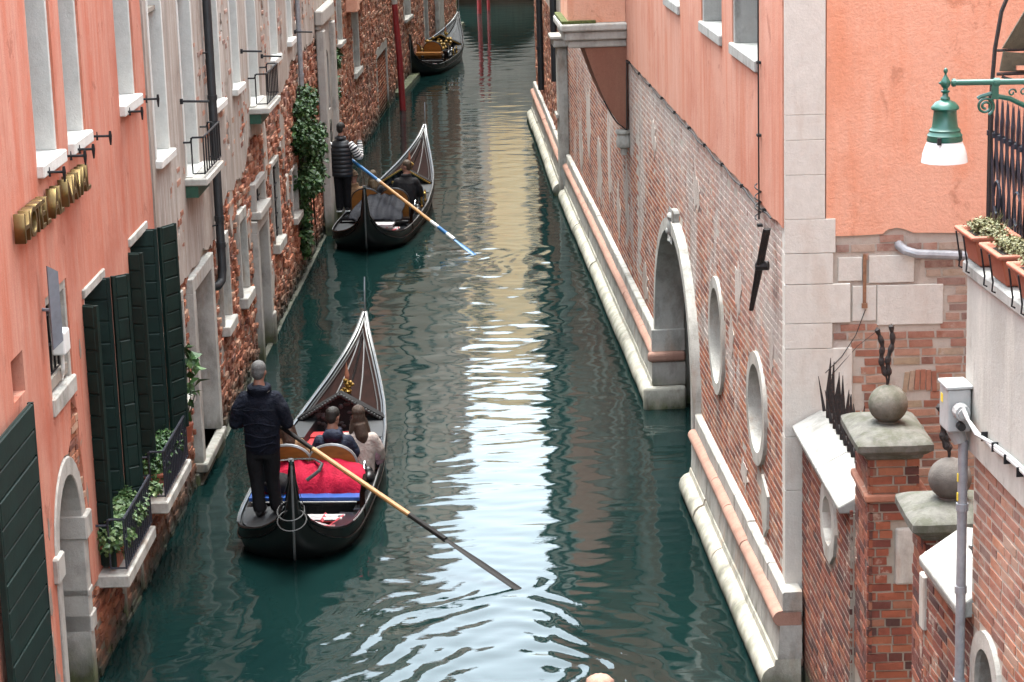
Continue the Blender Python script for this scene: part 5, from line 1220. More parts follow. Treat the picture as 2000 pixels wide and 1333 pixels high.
def gondola(name, label, loc, rz, L, B, cush, deck, carved, stern_gear=True, board=None):
    t = thing(name, label, 'gondola', loc, rz)
    kw = dict(parent=t, local=True)
    smooth_i = lambda tt, T, V: float(np.interp(tt, T, V))
    def soft(tt, T, V):
        return sum(smooth_i(min(1, max(0, tt+d)), T, V)*w for d, w in ((-.015, .25), (0, .5), (.015, .25))) if .03 < tt < .97 else smooth_i(tt, T, V)
    bm = lambda tt: soft(tt, BEAM_T, BEAM_V)*B
    sh = lambda tt: soft(tt, SHEER_T, SHEER_V)
    kl = lambda tt: soft(tt, KEEL_T, KEEL_V)
    ts = np.concatenate([np.linspace(0, .12, 14), np.linspace(.135, .85, 34), np.linspace(.865, 1, 14)])
    mb = MB(); rings = []
    for tt in ts:
        b, s, k, x = bm(tt), sh(tt), kl(tt), tt*L
        k = min(k, s-.05); w = b*.70
        half = [(b, s), (b*1.01, s-.3*(s-k)), (b*.90, s-.72*(s-k)), (w*.85, k+.03), (w*.4, k)]
        ib = max(b-.045, .004); fl = max(k+.09, min(.06, s-.03)); inn = [(ib, s), (ib*.97, s-.12*(s-k)), (min(ib*.93, w*1.1), max(fl+.02, s-.6*(s-k))), (w*.6, fl)]
        rings.append([(x, y+yo(tt), z) for y, z in half]+[(x, yo(tt), k)]+[(x, -y+yo(tt), z) for y, z in reversed(half)]+[(x, -y+yo(tt), z) for y, z in inn]+[(x, yo(tt), fl)]+[(x, y+yo(tt), z) for y, z in reversed(inn)])
    mb.loft(rings, True, True); mb.build('hull', g_hull, smooth=True, ang=50, **kw)
    for sd in (-1, 1):
        mb = MB(); mb.tube([(tt*L, yo(tt)+sd*(bm(tt)-.005), sh(tt)+.012) for tt in ts], [.022 if .04 < tt < .96 else .018 for tt in ts], 6); mb.build('gunwale', g_black, smooth=True, **kw)
        mb = MB(); mb.tube([(tt*L, yo(tt)+sd*(bm(tt)+.012), sh(tt)+.030) for tt in ts if tt > .13], .0085, 5); mb.build('trim_line', g_trim, smooth=True, **kw)
        mb = MB(); mb.tube([(tt*L, yo(tt)+sd*(bm(tt)*1.005+.012), sh(tt)-.12*(.4+min(1, tt*9)*.6)) for tt in ts if .02 < tt < .98], .012, 5); mb.build('rubbing_strake', g_black, smooth=True, **kw)
    # stern post strip, ferro at the bow
    mb = MB(); mb.tube([(kt*L-.012, yo(kt), kz) for kt, kz in ((0, 1.36), (0, 1.24), (.02, .60), (.045, .22), (.08, .02), (.13, -.12))], [.012, .013, .015, .015, .015, .015], 6); mb.build('stern_strip', g_trim, smooth=True, **kw)
    mb = MB(); mb.tube([(.03, yo(0), 1.22), (-.01, yo(0), 1.32), (-.03, yo(0), 1.37), (-.03, yo(0), 1.385)], [.02, .018, .016, .035], 6); mb.build('stern_iron', g_chrome, smooth=True, **kw)
    x1 = L; mb = MB()
    pts = [(x1-.10, .95), (x1-.02, 1.15), (x1+.02, 1.32), (x1+.03, 1.45), (x1+.06, 1.62), (x1+.13, 1.80), (x1+.14, 1.78), (x1+.10, 1.52), (x1+.09, 1.36), (x1+.10, 1.2), (x1+.03, 1.0), (x1-.04, .88)]
    tri = tessellate_polygon([[Vector((a, b_, 0)) for a, b_ in pts]]); n = len(pts)
    mb.add([(a, -.008, b_) for a, b_ in pts]+[(a, .008, b_) for a, b_ in pts], [tuple(q) for q in tri]+[tuple(i+n for i in reversed(q)) for q in tri]+[(i, (i+1) % n, (i+1) % n+n, i+n) for i in range(n)])
    for k in range(5): mb.box(x1+.0, x1+.17, -.011, .011, .82+.075*k, .86+.075*k)
    mb.build('bow_iron', g_steel, **kw)
    # fore deck
    t0 = .655; mb = MB(); rows = []
    dts = np.linspace(t0, .985, 18)
    for tt in dts:
        b = max(bm(tt)-.035, .003); s = sh(tt)-.025; pk = .10*b/.5
        rows.append([(tt*L, b*f, s+pk*(1-abs(f))) for f in (1, .75, .5, .25, 0, -.25, -.5, -.75, -1)])
    mb.loft(rows, False, False); dk = mb.build('fore_deck', deck, smooth=True, ang=60, **kw)
    for f in (0, .38, -.38):
        mb = MB(); mb.tube([(tt*L, (bm(tt)-.035)*f, sh(tt)-.015+.10*bm(tt)/.5*(1-abs(f))) for tt in dts[:-2]], .014 if f == 0 else .009, 5); mb.build('deck_batten', g_black if f == 0 else g_trim, dk, True)
    for sd in (-1, 1):
        mb = MB(); mb.tube([(tt*L, sd*(bm(tt)-.09), sh(tt)+.015) for tt in dts[:-1]], .009, 5); mb.build('deck_batten', g_wire, dk, True)
    xo = L*.735
    mb = MB(); zz = sh(.735)+.12
    mb.lathe((xo, 0, zz-.04), [(.05, 0), (.06, .04), (.02, .08), (.05, .14), (.015, .2)], 10)
    for k in range(6): mb.ell((xo-.03, .07*math.cos(k), zz+.03*k), .03, .035, .025, 6, 5)
    mb.build('gilt_figure', g_gold, dk, True)
    mb = MB(); mb.lathe((xo, 0, zz+.16), [(.03, 0), (.035, .04), (.0, .24)], 6); mb.build('pennant', g_wood if deck is g_deck_r else M_PENN, dk, True)
    # carved gable board closing the fore deck
    xg = t0*L-.02; bw = bm(t0)-.03; zs = sh(t0)
    pts = [(-bw*.80, .10), (bw*.80, .10), (bw*.82, zs-.02), (bw, zs+.02), (0, zs+.34), (-bw, zs+.02), (-bw*.82, zs-.02)]
    mb = MB(); n = len(pts); tri = tessellate_polygon([[Vector((a, b_, 0)) for a, b_ in pts]])
    mb.add([(xg-.02, a, b_) for a, b_ in pts]+[(xg+.02, a, b_) for a, b_ in pts], [tuple(q) for q in tri]+[tuple(i+n for i in reversed(q)) for q in tri]+[(i, (i+1) % n, (i+1) % n+n, i+n) for i in range(n)])
    gb = mb.build('gable_board', g_matt, **kw)
    rr = random.Random(4)
    for sd in (-1, 1):
        mb = MB(); mb.obox((xg-.10, 0, zs+.30), (.16, 0, 0), (0, sd*(bw+.04), -.335), (0, .0, .055)); q = mb.build('gable_cornice', g_matt, gb, True)
        mb = MB()
        for k in range(15):
            f = (k+.5)/15; mb.ell((xg-.105, sd*f*bw, zs+.335-.335*f), .02, .028, .024, 7, 5)
        mb.build('carved_beads', carved, gb, True, smooth=True)
    mb = MB()
    for k in range(70):
        f = rr.uniform(-.7, .7); z = rr.uniform(.2, zs+.25*(1-abs(f))); mb.ell((xg-.024, f*bw, z), .012, .04, .022, 6, 4)
    mb.build('carved_relief', g_carv, gb, True, smooth=True)
    if carved is not g_black:
        mb = MB()
        for f, z in ((0, zs+.16), (-.45, zs+.02), (.45, zs+.02)): mb.ell((xg-.035, f*bw, z), .012, .035, .035, 8, 6)
        mb.build('gilt_studs', carved, gb, True)
    # interior: floor, side decks, seats
    mb = MB(); rows = []
    for tt in np.linspace(.22, t0-.005, 10): w = bm(tt)*.72; rows.append([(tt*L, w, .11), (tt*L, -w, .11)])
    mb.loft(rows, False, False); mb.build('floor', g_floor if cush is g_red else g_black, **kw)
    for sd in (-1, 1):
        mb = MB(); rows = []
        for tt in np.linspace(.56, t0-.005, 5): b = bm(tt)-.03; rows.append([(tt*L, sd*b, sh(tt)+.004), (tt*L, sd*(b-.22), sh(tt)+.004), (tt*L, sd*(b-.22), sh(tt)-.25), (tt*L, sd*b, sh(tt)-.25)])
        mb.loft(rows, True, True); mb.build('side_deck', g_side, **kw)
        mb = MB(); rows = []
        for tt in np.linspace(.20, .55, 9): b = bm(tt)-.03; rows.append([(tt*L, sd*b, sh(tt)+.003), (tt*L, sd*(b-.08), sh(tt)+.003), (tt*L, sd*(b-.08), sh(tt)-.2), (tt*L, sd*b, sh(tt)-.2)])
        mb.loft(rows, True, True); mb.build('side_deck', g_black, **kw)
    # stern platform
    mb = MB(); rows = []
    for tt in np.linspace(.07, .125, 6): b = bm(tt)-.03; rows.append([(tt*L, b, sh(tt)-.05), (tt*L, b*.2, sh(tt)-.035), (tt*L, -b*.2, sh(tt)-.035), (tt*L, -b, sh(tt)-.05)])
    mb.loft(rows, False, False); mb.build('stern_deck', g_black, smooth=True, **kw)
    mb = MB(); rows = []
    for tt in np.linspace(.085, .205, 7): b = bm(tt)-.05; rows.append([(tt*L, yo(tt)+b, sh(tt)+.03), (tt*L, yo(tt)+.12, sh(tt)+.045), (tt*L, yo(tt)+.12, sh(tt)-.01), (tt*L, yo(tt)+b, sh(tt)-.02)])
    mb.loft(rows, True, True); mb.build('rowing_platform', g_side, **kw)
    # bench and seat backs (chair fronts seen from behind)
    sb = .305*L
    mb = MB(); mb.box(sb, sb+.45, -.52*B/1, .52*B, .12, .36); mb.build('bench', g_black, **kw)
    mb = MB(); mb.box(sb+.03, sb+.46, -.50*B, .50*B, .36, .44); bevel(mb.build('cushion', cush, **kw), .03, 2)
    for c in (-.27, .27):
        w = .29; arc = [(c*B+w*math.cos(a), .62+.27*math.sin(a)**.8 if math.sin(a) > 0 else .62) for a in np.linspace(0, math.pi, 15)]
        pts = [(c*B+w, .30)]+arc+[(c*B-w, .30)]
        n = len(pts); tri = tessellate_polygon([[Vector((a, b_, 0)) for a, b_ in pts]])
        lean = lambda z: sb-.02-.10*(z-.3)
        mb = MB(); mb.add([(lean(b_)-.02, a, b_) for a, b_ in pts]+[(lean(b_)+.03, a, b_) for a, b_ in pts], [tuple(q) for q in tri]+[tuple(i+n for i in reversed(q)) for q in tri]+[(i, (i+1) % n, (i+1) % n+n, i+n) for i in range(n)])
        bk = mb.build('seat_back', g_wood, **kw)
        mb = MB(); mb.tube([(lean(b_), a, b_) for a, b_ in pts], .022, 6); mb.build('back_trim', g_trim if cush is g_red else g_lblack, bk, True, smooth=True)
    # low seats and red boards further forward
    for k, (x, y, w) in enumerate(((.50*L, .34*B, .24), (.56*L, .30*B, .24))):
        mb = MB(); mb.box(x, x+.36, y-w, y+w*.6, .14, .32); bevel(mb.build('low_seat', cush, **kw), .03, 2)
    mb = MB(); mb.box(.60*L, .60*L+.2, -bm(.6)*.75, bm(.6)*.75, .30, .36); bevel(mb.build('front_cushion', cush, **kw), .02)
    # side rail ornaments, starboard chairs
    sd = -1
    for tt, s in ((.47, 1), (.40, .8)):
        x, y, z = tt*L, -(bm(tt)-.06), sh(tt)
        mb = MB(); mb.lathe((x, y, z), [(.03, 0), (.035, .03), (.015, .06), (.03, .10), (.012, .16), (.025, .2), (0, .26)], 8); mb.ell((x-.03, y, z+.17), .04, .02, .03, 7, 5); mb.ell((x+.05, y, z+.12), .03, .015, .05, 7, 5); mb.build('gilt_seahorse', g_gold, smooth=True, **kw)
    for tt in (.41, .345):
        x, y, z = tt*L, -(bm(tt)-.07), sh(tt)+.05
        mb = MB(); mb.ell((x, y, z), .11, .07, .07, 10, 7); mb.ell((x+.07, y+.02, z+.05), .06, .06, .06, 8, 6); mb.build('black_pompom', g_lblack, smooth=True, **kw)
        mb = MB(); mb.tube([(x-.1, y+.03, z-.02), (x-.16, y+.04, z+.14), (x-.06, y+.04, z+.2), (x+.02, y+.04, z+.1)], .012, 6); mb.build('arm_rail', g_chrome, smooth=True, **kw)
    mb = MB(); x = .545*L; mb.tube([(x, -.34*B, .15), (x, -.34*B, .55), (x+.02, -.34*B, .6), (x+.06, -.22*B, .6), (x+.06, -.22*B, .15)], .016, 6); mb.tube([(x+.2, -.36*B, .15), (x+.2, -.36*B, .62), (x+.28, -.36*B, .68)], .012, 6); mb.build('chrome_chair_frame', g_chrome, smooth=True, **kw)
    # oarlock
    x, y = .215*L, -(bm(.215)-.02)
    mb = MB(); mb.tube([(x, y, sh(.2)-.15), (x, y, sh(.2)+.15), (x+.05, y-.03, sh(.2)+.30), (x+.14, y-.02, sh(.2)+.34)], [.05, .045, .05, .03], 8, flat=.7); mb.tube([(x+.03, y-.02, sh(.2)+.22), (x-.08, y-.03, sh(.2)+.26), (x-.1, y-.04, sh(.2)+.34)], [.04, .03, .02], 8); mb.build('oarlock', g_deck, smooth=True, **kw)
    # after end: boards and lattice
    xb = .225*L
    mb = MB(); mb.box(xb, xb+.20, -bm(.225)+.06, bm(.225)-.06, .36, .40); mb.build('thwart', board or g_black, **kw)
    mb = MB(); mb.box(xb-.012, xb+.0, -bm(.225)+.1, bm(.225)-.1, .2, .36); mb.build('thwart_riser', g_black, **kw)
    mb = MB(); mb.tube([(xb-.02, -bm(.225)+.1, .35), (xb-.02, bm(.225)-.1, .35)], .010, 5); mb.build('thwart_trim', g_trim, **kw)
    for (xa, ya, xc, yc, mt) in ((.155*L, -.05, .155*L, -.52, g_wht), (.14*L, -.05, .14*L, -.50, g_wht), (.137*L, -.06, .10*L, -.40, g_wht), (.152*L, -.06, .10*L, -.30, g_redw), (.10*L, -.12, .102*L, -.46, g_redw), (.155*L, -.5, .095*L, -.38, g_redw), (.165*L, -.28, .125*L, -.27, g_redw)):
        mb = MB(); a, b_ = Vector((xa+.03*L, ya*B, .27)), Vector((xc+.03*L, yc*B, .27)); mb.tube([a, b_], .024, 4); mb.build('floor_batten', mt, **kw)
    mb = MB(); rows = []
    for tt in (.085, .12, .165, .2): b = bm(tt)-.02; rows.append([(tt*L, -b, sh(tt)-.03), (tt*L, -b+.20+.4*(tt-.085), sh(tt)-.02), (tt*L, -b+.20+.4*(tt-.085), sh(tt)-.06), (tt*L, -b, sh(tt)-.08)])
    mb.loft(rows, True, True); mb.build('stern_side_board', g_black, smooth=True, **kw)
    if stern_gear:
        for k, (r, z, x) in enumerate(((.16, .66, .06), (.15, .78, .03))):
            mb = MB(); mb.tube([(x-.02+r*.9*math.cos(a), r*math.sin(a)+yo(.02), z+r*.5*math.cos(a)) for a in np.linspace(0, 2*math.pi, 22)], .008, 5, caps=False); mb.build('wire_hoop', g_wire, **kw)
        for a in (-.16, -.08, .08, .16):
            mb = MB(); mb.tube([(.0, a*.15+yo(0), 1.2), (.05, a+yo(.02), .72)], .004, 4); mb.build('stay', g_wire, **kw)
    return t
M_PENN = M_flat('rust_pennant', (.30, .11, .06), .7, 0, .2, 20)
g_floor = M_flat('red_carpet', (.26, .01, .013), .85, 0, .2, 14, .3)
g_side = M_flat('grey_black_board', (.024, .025, .028), .6, 0, .25, 8, .1)
def heading(a, b_): return math.atan2(b_[1]-a[1], b_[0]-a[0])
A1, B1 = (-2.62, 24.02), (-2.07, 31.65)
GON1 = gondola('gondola', 'nearest black gondola with crimson cloth and blue thwart, rowed away from us', (*A1, 0), heading(A1, B1), 7.6, 1.0, g_red, g_deck, g_carv, True, g_blue)
A2, B2 = (-2.85, 42.3), (-1.80, 50.9)
GON2 = gondola('gondola', 'middle black gondola with turquoise cushions and blue white oar', (*A2, 0), heading(A2, B2), 8.6, 1.05, g_sky, g_deck, g_gold, False, None)
A3, B3 = (-3.05, 71.0), (-1.52, 78.8)
GON3 = gondola('gondola', 'empty black gondola moored at the far brick wall beside red poles', (*A3, 0), heading(A3, B3), 8.0, 1.25, g_lblack, g_side, g_gold, False, None)
mb = MB()
rr = random.Random(8)
for k in range(60):
    a, s = rr.uniform(2.6, 5.3), rr.uniform(-.5, .5); mb.ell((a, s, .5+.25*rr.random()), .07, .07, .05, 6, 4)
mb.build('gilt_cushion_fringe', g_gold, GON3, True)
mb = MB(); mb.box(1.9, 2.3, -.7, .2, .50, .58); mb.build('yellow_seat_board', g_wood, GON3, True)
# ------------------------------------------------------------------ people
p_skin = M_flat('skin', (.26, .125, .085), .55, 0, .08, 30)
p_grey = M_obj('grey_hair', (.17, .165, .16), .7, .4, 40, .6)
p_dkhair = M_obj('dark_hair', (.022, .016, .012), .6, .4, 40, .6)
p_brown = M_obj('brown_hair', (.075, .038, .022), .55, .4, 30, .8, (3, 3, .6))
p_blond = M_obj('fair_hair', (.17, .11, .055), .55, .4, 30, .8, (3, 3, .6))
p_navy = M_obj('navy_jacket', (.010, .013, .026), .75, .35, 7, .9, (1, 1, 1.6), .15, dist=.06)
p_navy2 = M_obj('blue_jacket', (.014, .022, .055), .7, .35, 7, .9, (1, 1, 1.4), .3, dist=.05)
p_black = M_obj('black_trousers', (.010, .010, .012), .8, .3, 7, .8, (1, 1, .6), .2, dist=.04)
p_coal = M_obj('charcoal_coat', (.022, .020, .022), .8, .3, 8, .8, (1, 1, 1), .2, dist=.04)
p_cream = M_obj('cream_coat', (.34, .28, .25), .9, .15, 14, .9, (1, 1, 1), .2, dist=.04)
p_pinkw = M_obj('pink_woolly_coat', (.40, .23, .27), .9, .2, 22, 1, (1, 1, 1), .2, dist=.05)
p_tan = M_obj('tan_coat', (.22, .13, .07), .85, .25, 9, .8, (1, 1, 1), .2, dist=.04)
p_knit = M_obj('brown_knit_hat', (.17, .105, .06), .95, .3, 30, .9)
p_shoe = M_flat('black_shoe', (.014, .014, .015), .5, 0, .3, 15)
p_sole = M_flat('white_sole', (.55, .54, .53), .6, 0, .1, 15)
def M_stripe():
    m, nt, b = newmat('striped_jersey')
    tc = N(nt, 'ShaderNodeAttribute', attribute_name='stripe')
    w = math_(nt, 'FRACT', tc.outputs['Fac'])
    L(nt, mixc(nt, math_(nt, 'GREATER_THAN', w, .52), (.66, .65, .63), (.014, .015, .025)), b.inputs['Base Color']); b.inputs['Roughness'].default_value = .85; return m
p_stripe = M_stripe()
def M_vest():
    m, nt, b = newmat('quilted_vest')
    tc = N(nt, 'ShaderNodeTexCoord'); s = N(nt, 'ShaderNodeSeparateXYZ'); L(nt, tc.outputs['Object'], s.inputs[0])
    b.inputs['Base Color'].default_value = (.010, .010, .013, 1); b.inputs['Roughness'].default_value = .45
    return m
p_vest = M_vest()
def remesh(o, vox=.018, it=6):
    r = o.modifiers.new('skin', 'REMESH'); r.mode = 'VOXEL'; r.voxel_size = vox; r.use_smooth_shade = True
    s = o.modifiers.new('smooth', 'SMOOTH'); s.iterations = it; s.factor = .5
    return o
def el_rings(mb, rings, n=18):
    """rings: (x, y, z, rx, ry)"""
    mb.loft([[(x+rx*math.cos(2*math.pi*k/n), y+ry*math.sin(2*math.pi*k/n), z) for k in range(n)] for x, y, z, rx, ry in rings], True, True)
def limb(mb, pts, rad): mb.tube(pts, rad, 10); [mb.ell(p, r, r, r, 8, 6) for p, r in zip(pts, rad)]
def hand(mb, wrist, d, side, curl=.6, up=(0, 0, 1), spread=.0, s=1.0):
    """palm, four unequal bent fingers and a thumb; d points along the hand, side towards the thumb"""
    w = Vector(wrist); d = Vector(d).normalized(); sd = Vector(side); sd = (sd-d*sd.dot(d)).normalized(); nn = d.cross(sd)
    if nn.dot(Vector(up)) < 0: nn = -nn
    q = w+d*.045*s; mb.tube([w-d*.02, w, q, w+d*.09*s], [.026*s, .027*s, .036*s, .033*s], 8, flat=.55, up=nn)
    for k, (o, l) in enumerate(((.030, .075), (.010, .083), (-.010, .078), (-.029, .060))):
        b = w+d*.085*s+sd*o*s; dd = (d+sd*spread*(o*12)).normalized()
        c1 = b+(dd*math.cos(curl*.5)-nn*math.sin(curl*.5))*l*.42*s; c2 = c1+(dd*math.cos(curl*1.2)-nn*math.sin(curl*1.2))*l*.32*s; c3 = c2+(dd*math.cos(curl*2)-nn*math.sin(curl*2))*l*.26*s
        mb.tube([b-d*.02*s, b, c1, c2, c3], [.0105*s, .0105*s, .0095*s, .0085*s, .007*s], 6)
    b = w+d*.03*s+sd*.028*s; mb.tube([b, b+(sd*.75+d*.55-nn*.2)*.035*s, b+(sd*.7+d*1.1-nn*.5)*.052*s], [.014*s, .0115*s, .008*s], 6)
def head(t, c, yaw, hairm, style, s=1.0, pitch=0.):
    """skin head with nose, brows, mouth, ears; the face looks along local +y turned by yaw. Returns body builder and hair part"""
    c = Vector(c); rot = Matrix.Rotation(yaw, 3, 'Z') @ Matrix.Rotation(pitch, 3, 'X')
    P_ = lambda x, y, z: c+rot @ (Vector((x, y, z))*s)
    mb = MB()
    def ell_(x, y, z, a, b_, cc, nu=14, nv=10):
        rings = []
        for j in range(nv+1):
            t_ = -math.pi/2+math.pi*j/nv; cr = max(math.cos(t_), 1e-3); rings.append([P_(x+a*cr*math.cos(2*math.pi*k/nu), y+b_*cr*math.sin(2*math.pi*k/nu), z+cc*math.sin(t_)) for k in range(nu)])
        mb.loft(rings, True, True)
    ell_(0, -.008, .02, .074, .092, .095); ell_(0, .022, -.05, .056, .062, .066); ell_(0, .05, -.085, .032, .03, .028)
    ell_(0, .098, -.018, .014, .022, .028, 8, 6); ell_(.075, -.005, -.01, .012, .02, .032, 8, 6); ell_(-.075, -.005, -.01, .012, .02, .032, 8, 6)
    ell_(.03, .075, .018, .022, .014, .008, 8, 6); ell_(-.03, .075, .018, .022, .014, .008, 8, 6); ell_(0, .078, -.062, .024, .012, .008, 8, 6)
    mb.tube([P_(0, -.015, -.06), P_(0, -.03, -.17)], [.055*s, .062*s], 10)
    hb = mb; mb = MB()
    if style == 'short':
        ell_(0, -.018, .045, .083, .094, .088); ell_(0, -.05, -.005, .074, .06, .085)
    elif style == 'long':
        ell_(0, -.018, .045, .088, .098, .09); ell_(0, -.06, -.05, .086, .062, .13)
        mb.tube([P_(0, -.07, -.1), P_(.02, -.11, -.26), P_(.05, -.13, -.40)], [.085*s, .088*s, .04*s], 10); mb.tube([P_(.06, -.04, -.05), P_(.095, -.05, -.2), P_(.10, -.06, -.36)], [.045*s, .05*s, .025*s], 8); mb.tube([P_(-.06, -.04, -.05), P_(-.09, -.05, -.2), P_(-.08, -.06, -.33)], [.045*s, .05*s, .025*s], 8)
    elif style == 'cap':
        ell_(0, -.012, .06, .090, .10, .075); mb.tube([P_(.09*math.cos(a), -.012+.10*math.sin(a), .035) for a in np.linspace(0, 2*math.pi, 19)], .022*s, 6, caps=False); ell_(0, 0, .14, .03, .03, .028, 8, 6)
    h = remesh(mb.build('hair' if style != 'cap' else 'knit_hat', hairm, t, True), .012, 4)
    # eyes as small dark pieces on the face
    e = MB(); mb = e
    ell_(.03, .079, .004, .011, .006, .007, 8, 5); ell_(-.03, .079, .004, .011, .006, .007, 8, 5)
    e.build('eyes', p_dkhair, t, True)
    return hb
def person(name, label, loc, rz, group=None): return thing(name, label, 'person', loc, rz, group)

# --- gondolier of the nearest boat: seen from behind, both hands on the oar to his right
S = 1.0
t = person('person', 'standing gondolier with grey hair in hooded navy jacket and black trousers', (-2.90, 25.3, .355), R_(-4))
hb = head(t, (.0, .03, 1.685), R_(-8), p_grey, 'short', 1.04, R_(-6))
mb = hb
el_rings(mb, [(0, 0, .88, .15, .10), (0, 0, 1.1, .16, .11), (0, .0, 1.35, .19, .11), (0, 0, 1.46, .12, .09), (0, .01, 1.55, .06, .06)])
hand(mb, (.19, .34, 1.02), (.5, .5, -.45), (-.3, .6, .4), .9); hand(mb, (-.06, .36, 1.14), (.8, .25, -.3), (-.2, .5, .6), .9)
limb(mb, [(.29, .06, 1.12), (.19, .34, 1.02)], [.045, .03]); limb(mb, [(-.29, .06, 1.14), (-.06, .36, 1.14)], [.045, .03])
for x, y in ((-.10, -.03), (.10, .05)): limb(mb, [(x*.9, y*.4, .86), (x, y+.02, .46), (x*1.1, y, .10)], [.08, .055, .045])
remesh(mb.build('body', p_skin, t, True), .014, 3)
mb = MB()
el_rings(mb, [(0, -.005, .735, .188, .125), (0, -.005, .80, .205, .142), (0, -.01, .95, .208, .148), (0, -.012, 1.12, .215, .15), (0, -.01, 1.27, .222, .148), (0, -.008, 1.38, .20, .13), (0, .0, 1.45, .13, .10), (0, .0, 1.50, .085, .08)])
for sd, hd in ((1, (.20, .30, 1.03)), (-1, (-.09, .33, 1.14))):
    limb(mb, [(sd*.175, -.01, 1.39), (sd*.255, -.035, 1.26), (sd*.305, -.02, 1.09), (sd*.27, .14, 1.05), hd], [.085, .085, .075, .066, .052])
mb.tube([(.105*math.cos(a), -.035+.09*math.sin(a), 1.515+.012*math.sin(a)) for a in np.linspace(0, 2*math.pi, 17)], .042, 8, caps=False); mb.ell((0, -.095, 1.49), .105, .06, .075)
jk = remesh(mb.build('jacket', p_navy, t, True), .016, 5)
mb = MB()
for k in range(4):                       # seam and gathered folds across the back
    z = (1.27, 1.10, .97, .86)[k]; mb.tube([(x, -.155+.05*(x/.2)**2-.002, z+.02*math.sin(x*14+k*2)*(k > 0)) for x in np.linspace(-.18, .18, 13)], .006 if k == 0 else .011, 5)
mb.tube([(.0, -.155, .78), (.15, -.12, .90), (.19, -.06, 1.0)], .012, 5)
mb.build('jacket_fold', p_navy, jk, True, smooth=True)
mb = MB(); mb.tube([(.06, -.10, 1.46), (.09, -.10, 1.475), (.12, -.07, 1.49)], .010, 5); mb.build('collar_toggle', p_sole, jk, True)
mb = MB()
el_rings(mb, [(0, 0, .68, .175, .125), (0, 0, .78, .175, .125), (0, 0, .92, .165, .12)])
limb(mb, [(-.092, -.01, .80), (-.105, -.01, .62), (-.095, .0, .42), (-.078, -.03, .22), (-.07, -.045, .085)], [.105, .098, .083, .078, .082])
limb(mb, [(.092, .0, .80), (.098, .01, .62), (.085, .03, .42), (.10, .04, .22), (.115, .04, .085)], [.105, .098, .083, .078, .082])
remesh(mb.build('trousers', p_black, t, True), .014, 4)
for x, y, a in ((-.068, -.02, .1), (.12, .07, -.15)):
    mb = MB(); mb.loft([[(x+a*(yy)*1+w*math.cos(q), y+yy, .045+h*math.sin(q)) for q in np.linspace(0, 2*math.pi, 13)[:-1]] for yy, w, h in ((-.09, .03, .03), (-.07, .045, .05), (0, .048, .055), (.09, .05, .042), (.15, .044, .032), (.18, .02, .02))]); mb.build('shoe', p_shoe, t, True, smooth=True)

# --- gondolier of the middle boat: quilted vest, striped sleeves, right hand raised
t = person('person', 'standing gondolier in black quilted vest and striped sleeves raising one hand', (-3.30, 45.35, .36), R_(-8))
mb = head(t, (.02, .02, 1.675), R_(-35), p_dkhair, 'short', 1.02)
el_rings(mb, [(0, 0, .88, .15, .10), (0, 0, 1.1, .16, .11), (0, .0, 1.35, .18, .11), (0, 0, 1.46, .11, .09), (0, .01, 1.55, .06, .06)])
limb(mb, [(.33, .16, 1.20), (.34, .22, 1.44)], [.045, .03]); hand(mb, (.34, .225, 1.45), (-.12, .05, 1), (-1, .1, 0), .55, (0, 1, 0), .25, 1.15)
limb(mb, [(-.24, .1, 1.1), (.02, .38, 1.05)], [.045, .03]); hand(mb, (.02, .38, 1.05), (.9, .3, -.2), (-.2, .5, .6), .9)
for x in (-.09, .09): limb(mb, [(x, 0, .86), (x, .02, .46), (x, 0, .1)], [.08, .055, .045])
remesh(mb.build('body', p_skin, t, True), .014, 3)
mb = MB(); rings = []
for i in range(61):
    z = .72+.74*i/60; w = float(np.interp(z, [.72, .78, 1.0, 1.25, 1.38, 1.46], [.20, .212, .208, .218, .195, .10])); pf = .013*abs(math.sin(math.pi*(z-.72)/.083)); rings.append((0, -.01, z, w+pf, w*.70+pf))
el_rings(mb, rings, 28)
mb.tube([(.085*math.cos(a), -.01+.08*math.sin(a), 1.49) for a in np.linspace(0, 2*math.pi, 17)], .036, 8, caps=False); el_rings(mb, [(0, 0, 1.42, .10, .09), (0, 0, 1.54, .075, .07)])
mb.build('quilted_vest', p_vest, t, True, smooth=True)
def sleeve(pts, rad, nm='sleeve'):
    P = [Vector(p) for p in pts]; out = []; rr = []; n = 9
    for i in range(len(P)-1):
        for k in range(n): out.append(P[i].lerp(P[i+1], k/n)); rr.append(rad[i]+(rad[i+1]-rad[i])*k/n)
    out.append(P[-1]); rr.append(rad[-1]); s = MB(); s.tube(out, rr, 14)
    o = s.build(nm, p_stripe, t, True, smooth=True, ang=80)
    at = o.data.attributes.new('stripe', 'FLOAT', 'POINT'); d = 0; vals = []
    for i, p in enumerate(out):
        if i: d += (p-out[i-1]).length
        vals += [d/.052]*14
    at.data.foreach_set('value', vals)
sleeve([(.165, -.01, 1.38), (.26, -.02, 1.28), (.335, .02, 1.12), (.36, .09, 1.10), (.345, .18, 1.26), (.34, .215, 1.41)], [.075, .085, .075, .07, .062, .042])
sleeve([(-.165, -.01, 1.38), (-.24, -.02, 1.26), (-.265, .02, 1.10), (-.18, .16, 1.06), (-.02, .36, 1.05)], [.075, .085, .07, .062, .045])
mb = MB()
el_rings(mb, [(0, 0, .70, .165, .12), (0, 0, .80, .165, .12), (0, 0, .92, .16, .115)])
limb(mb, [(-.088, 0, .80), (-.095, .0, .45), (-.085, -.02, .08)], [.102, .082, .075]); limb(mb, [(.088, .0, .80), (.085, .02, .45), (.08, .02, .08)], [.102, .082, .075])
remesh(mb.build('trousers', p_black, t, True), .014, 4)
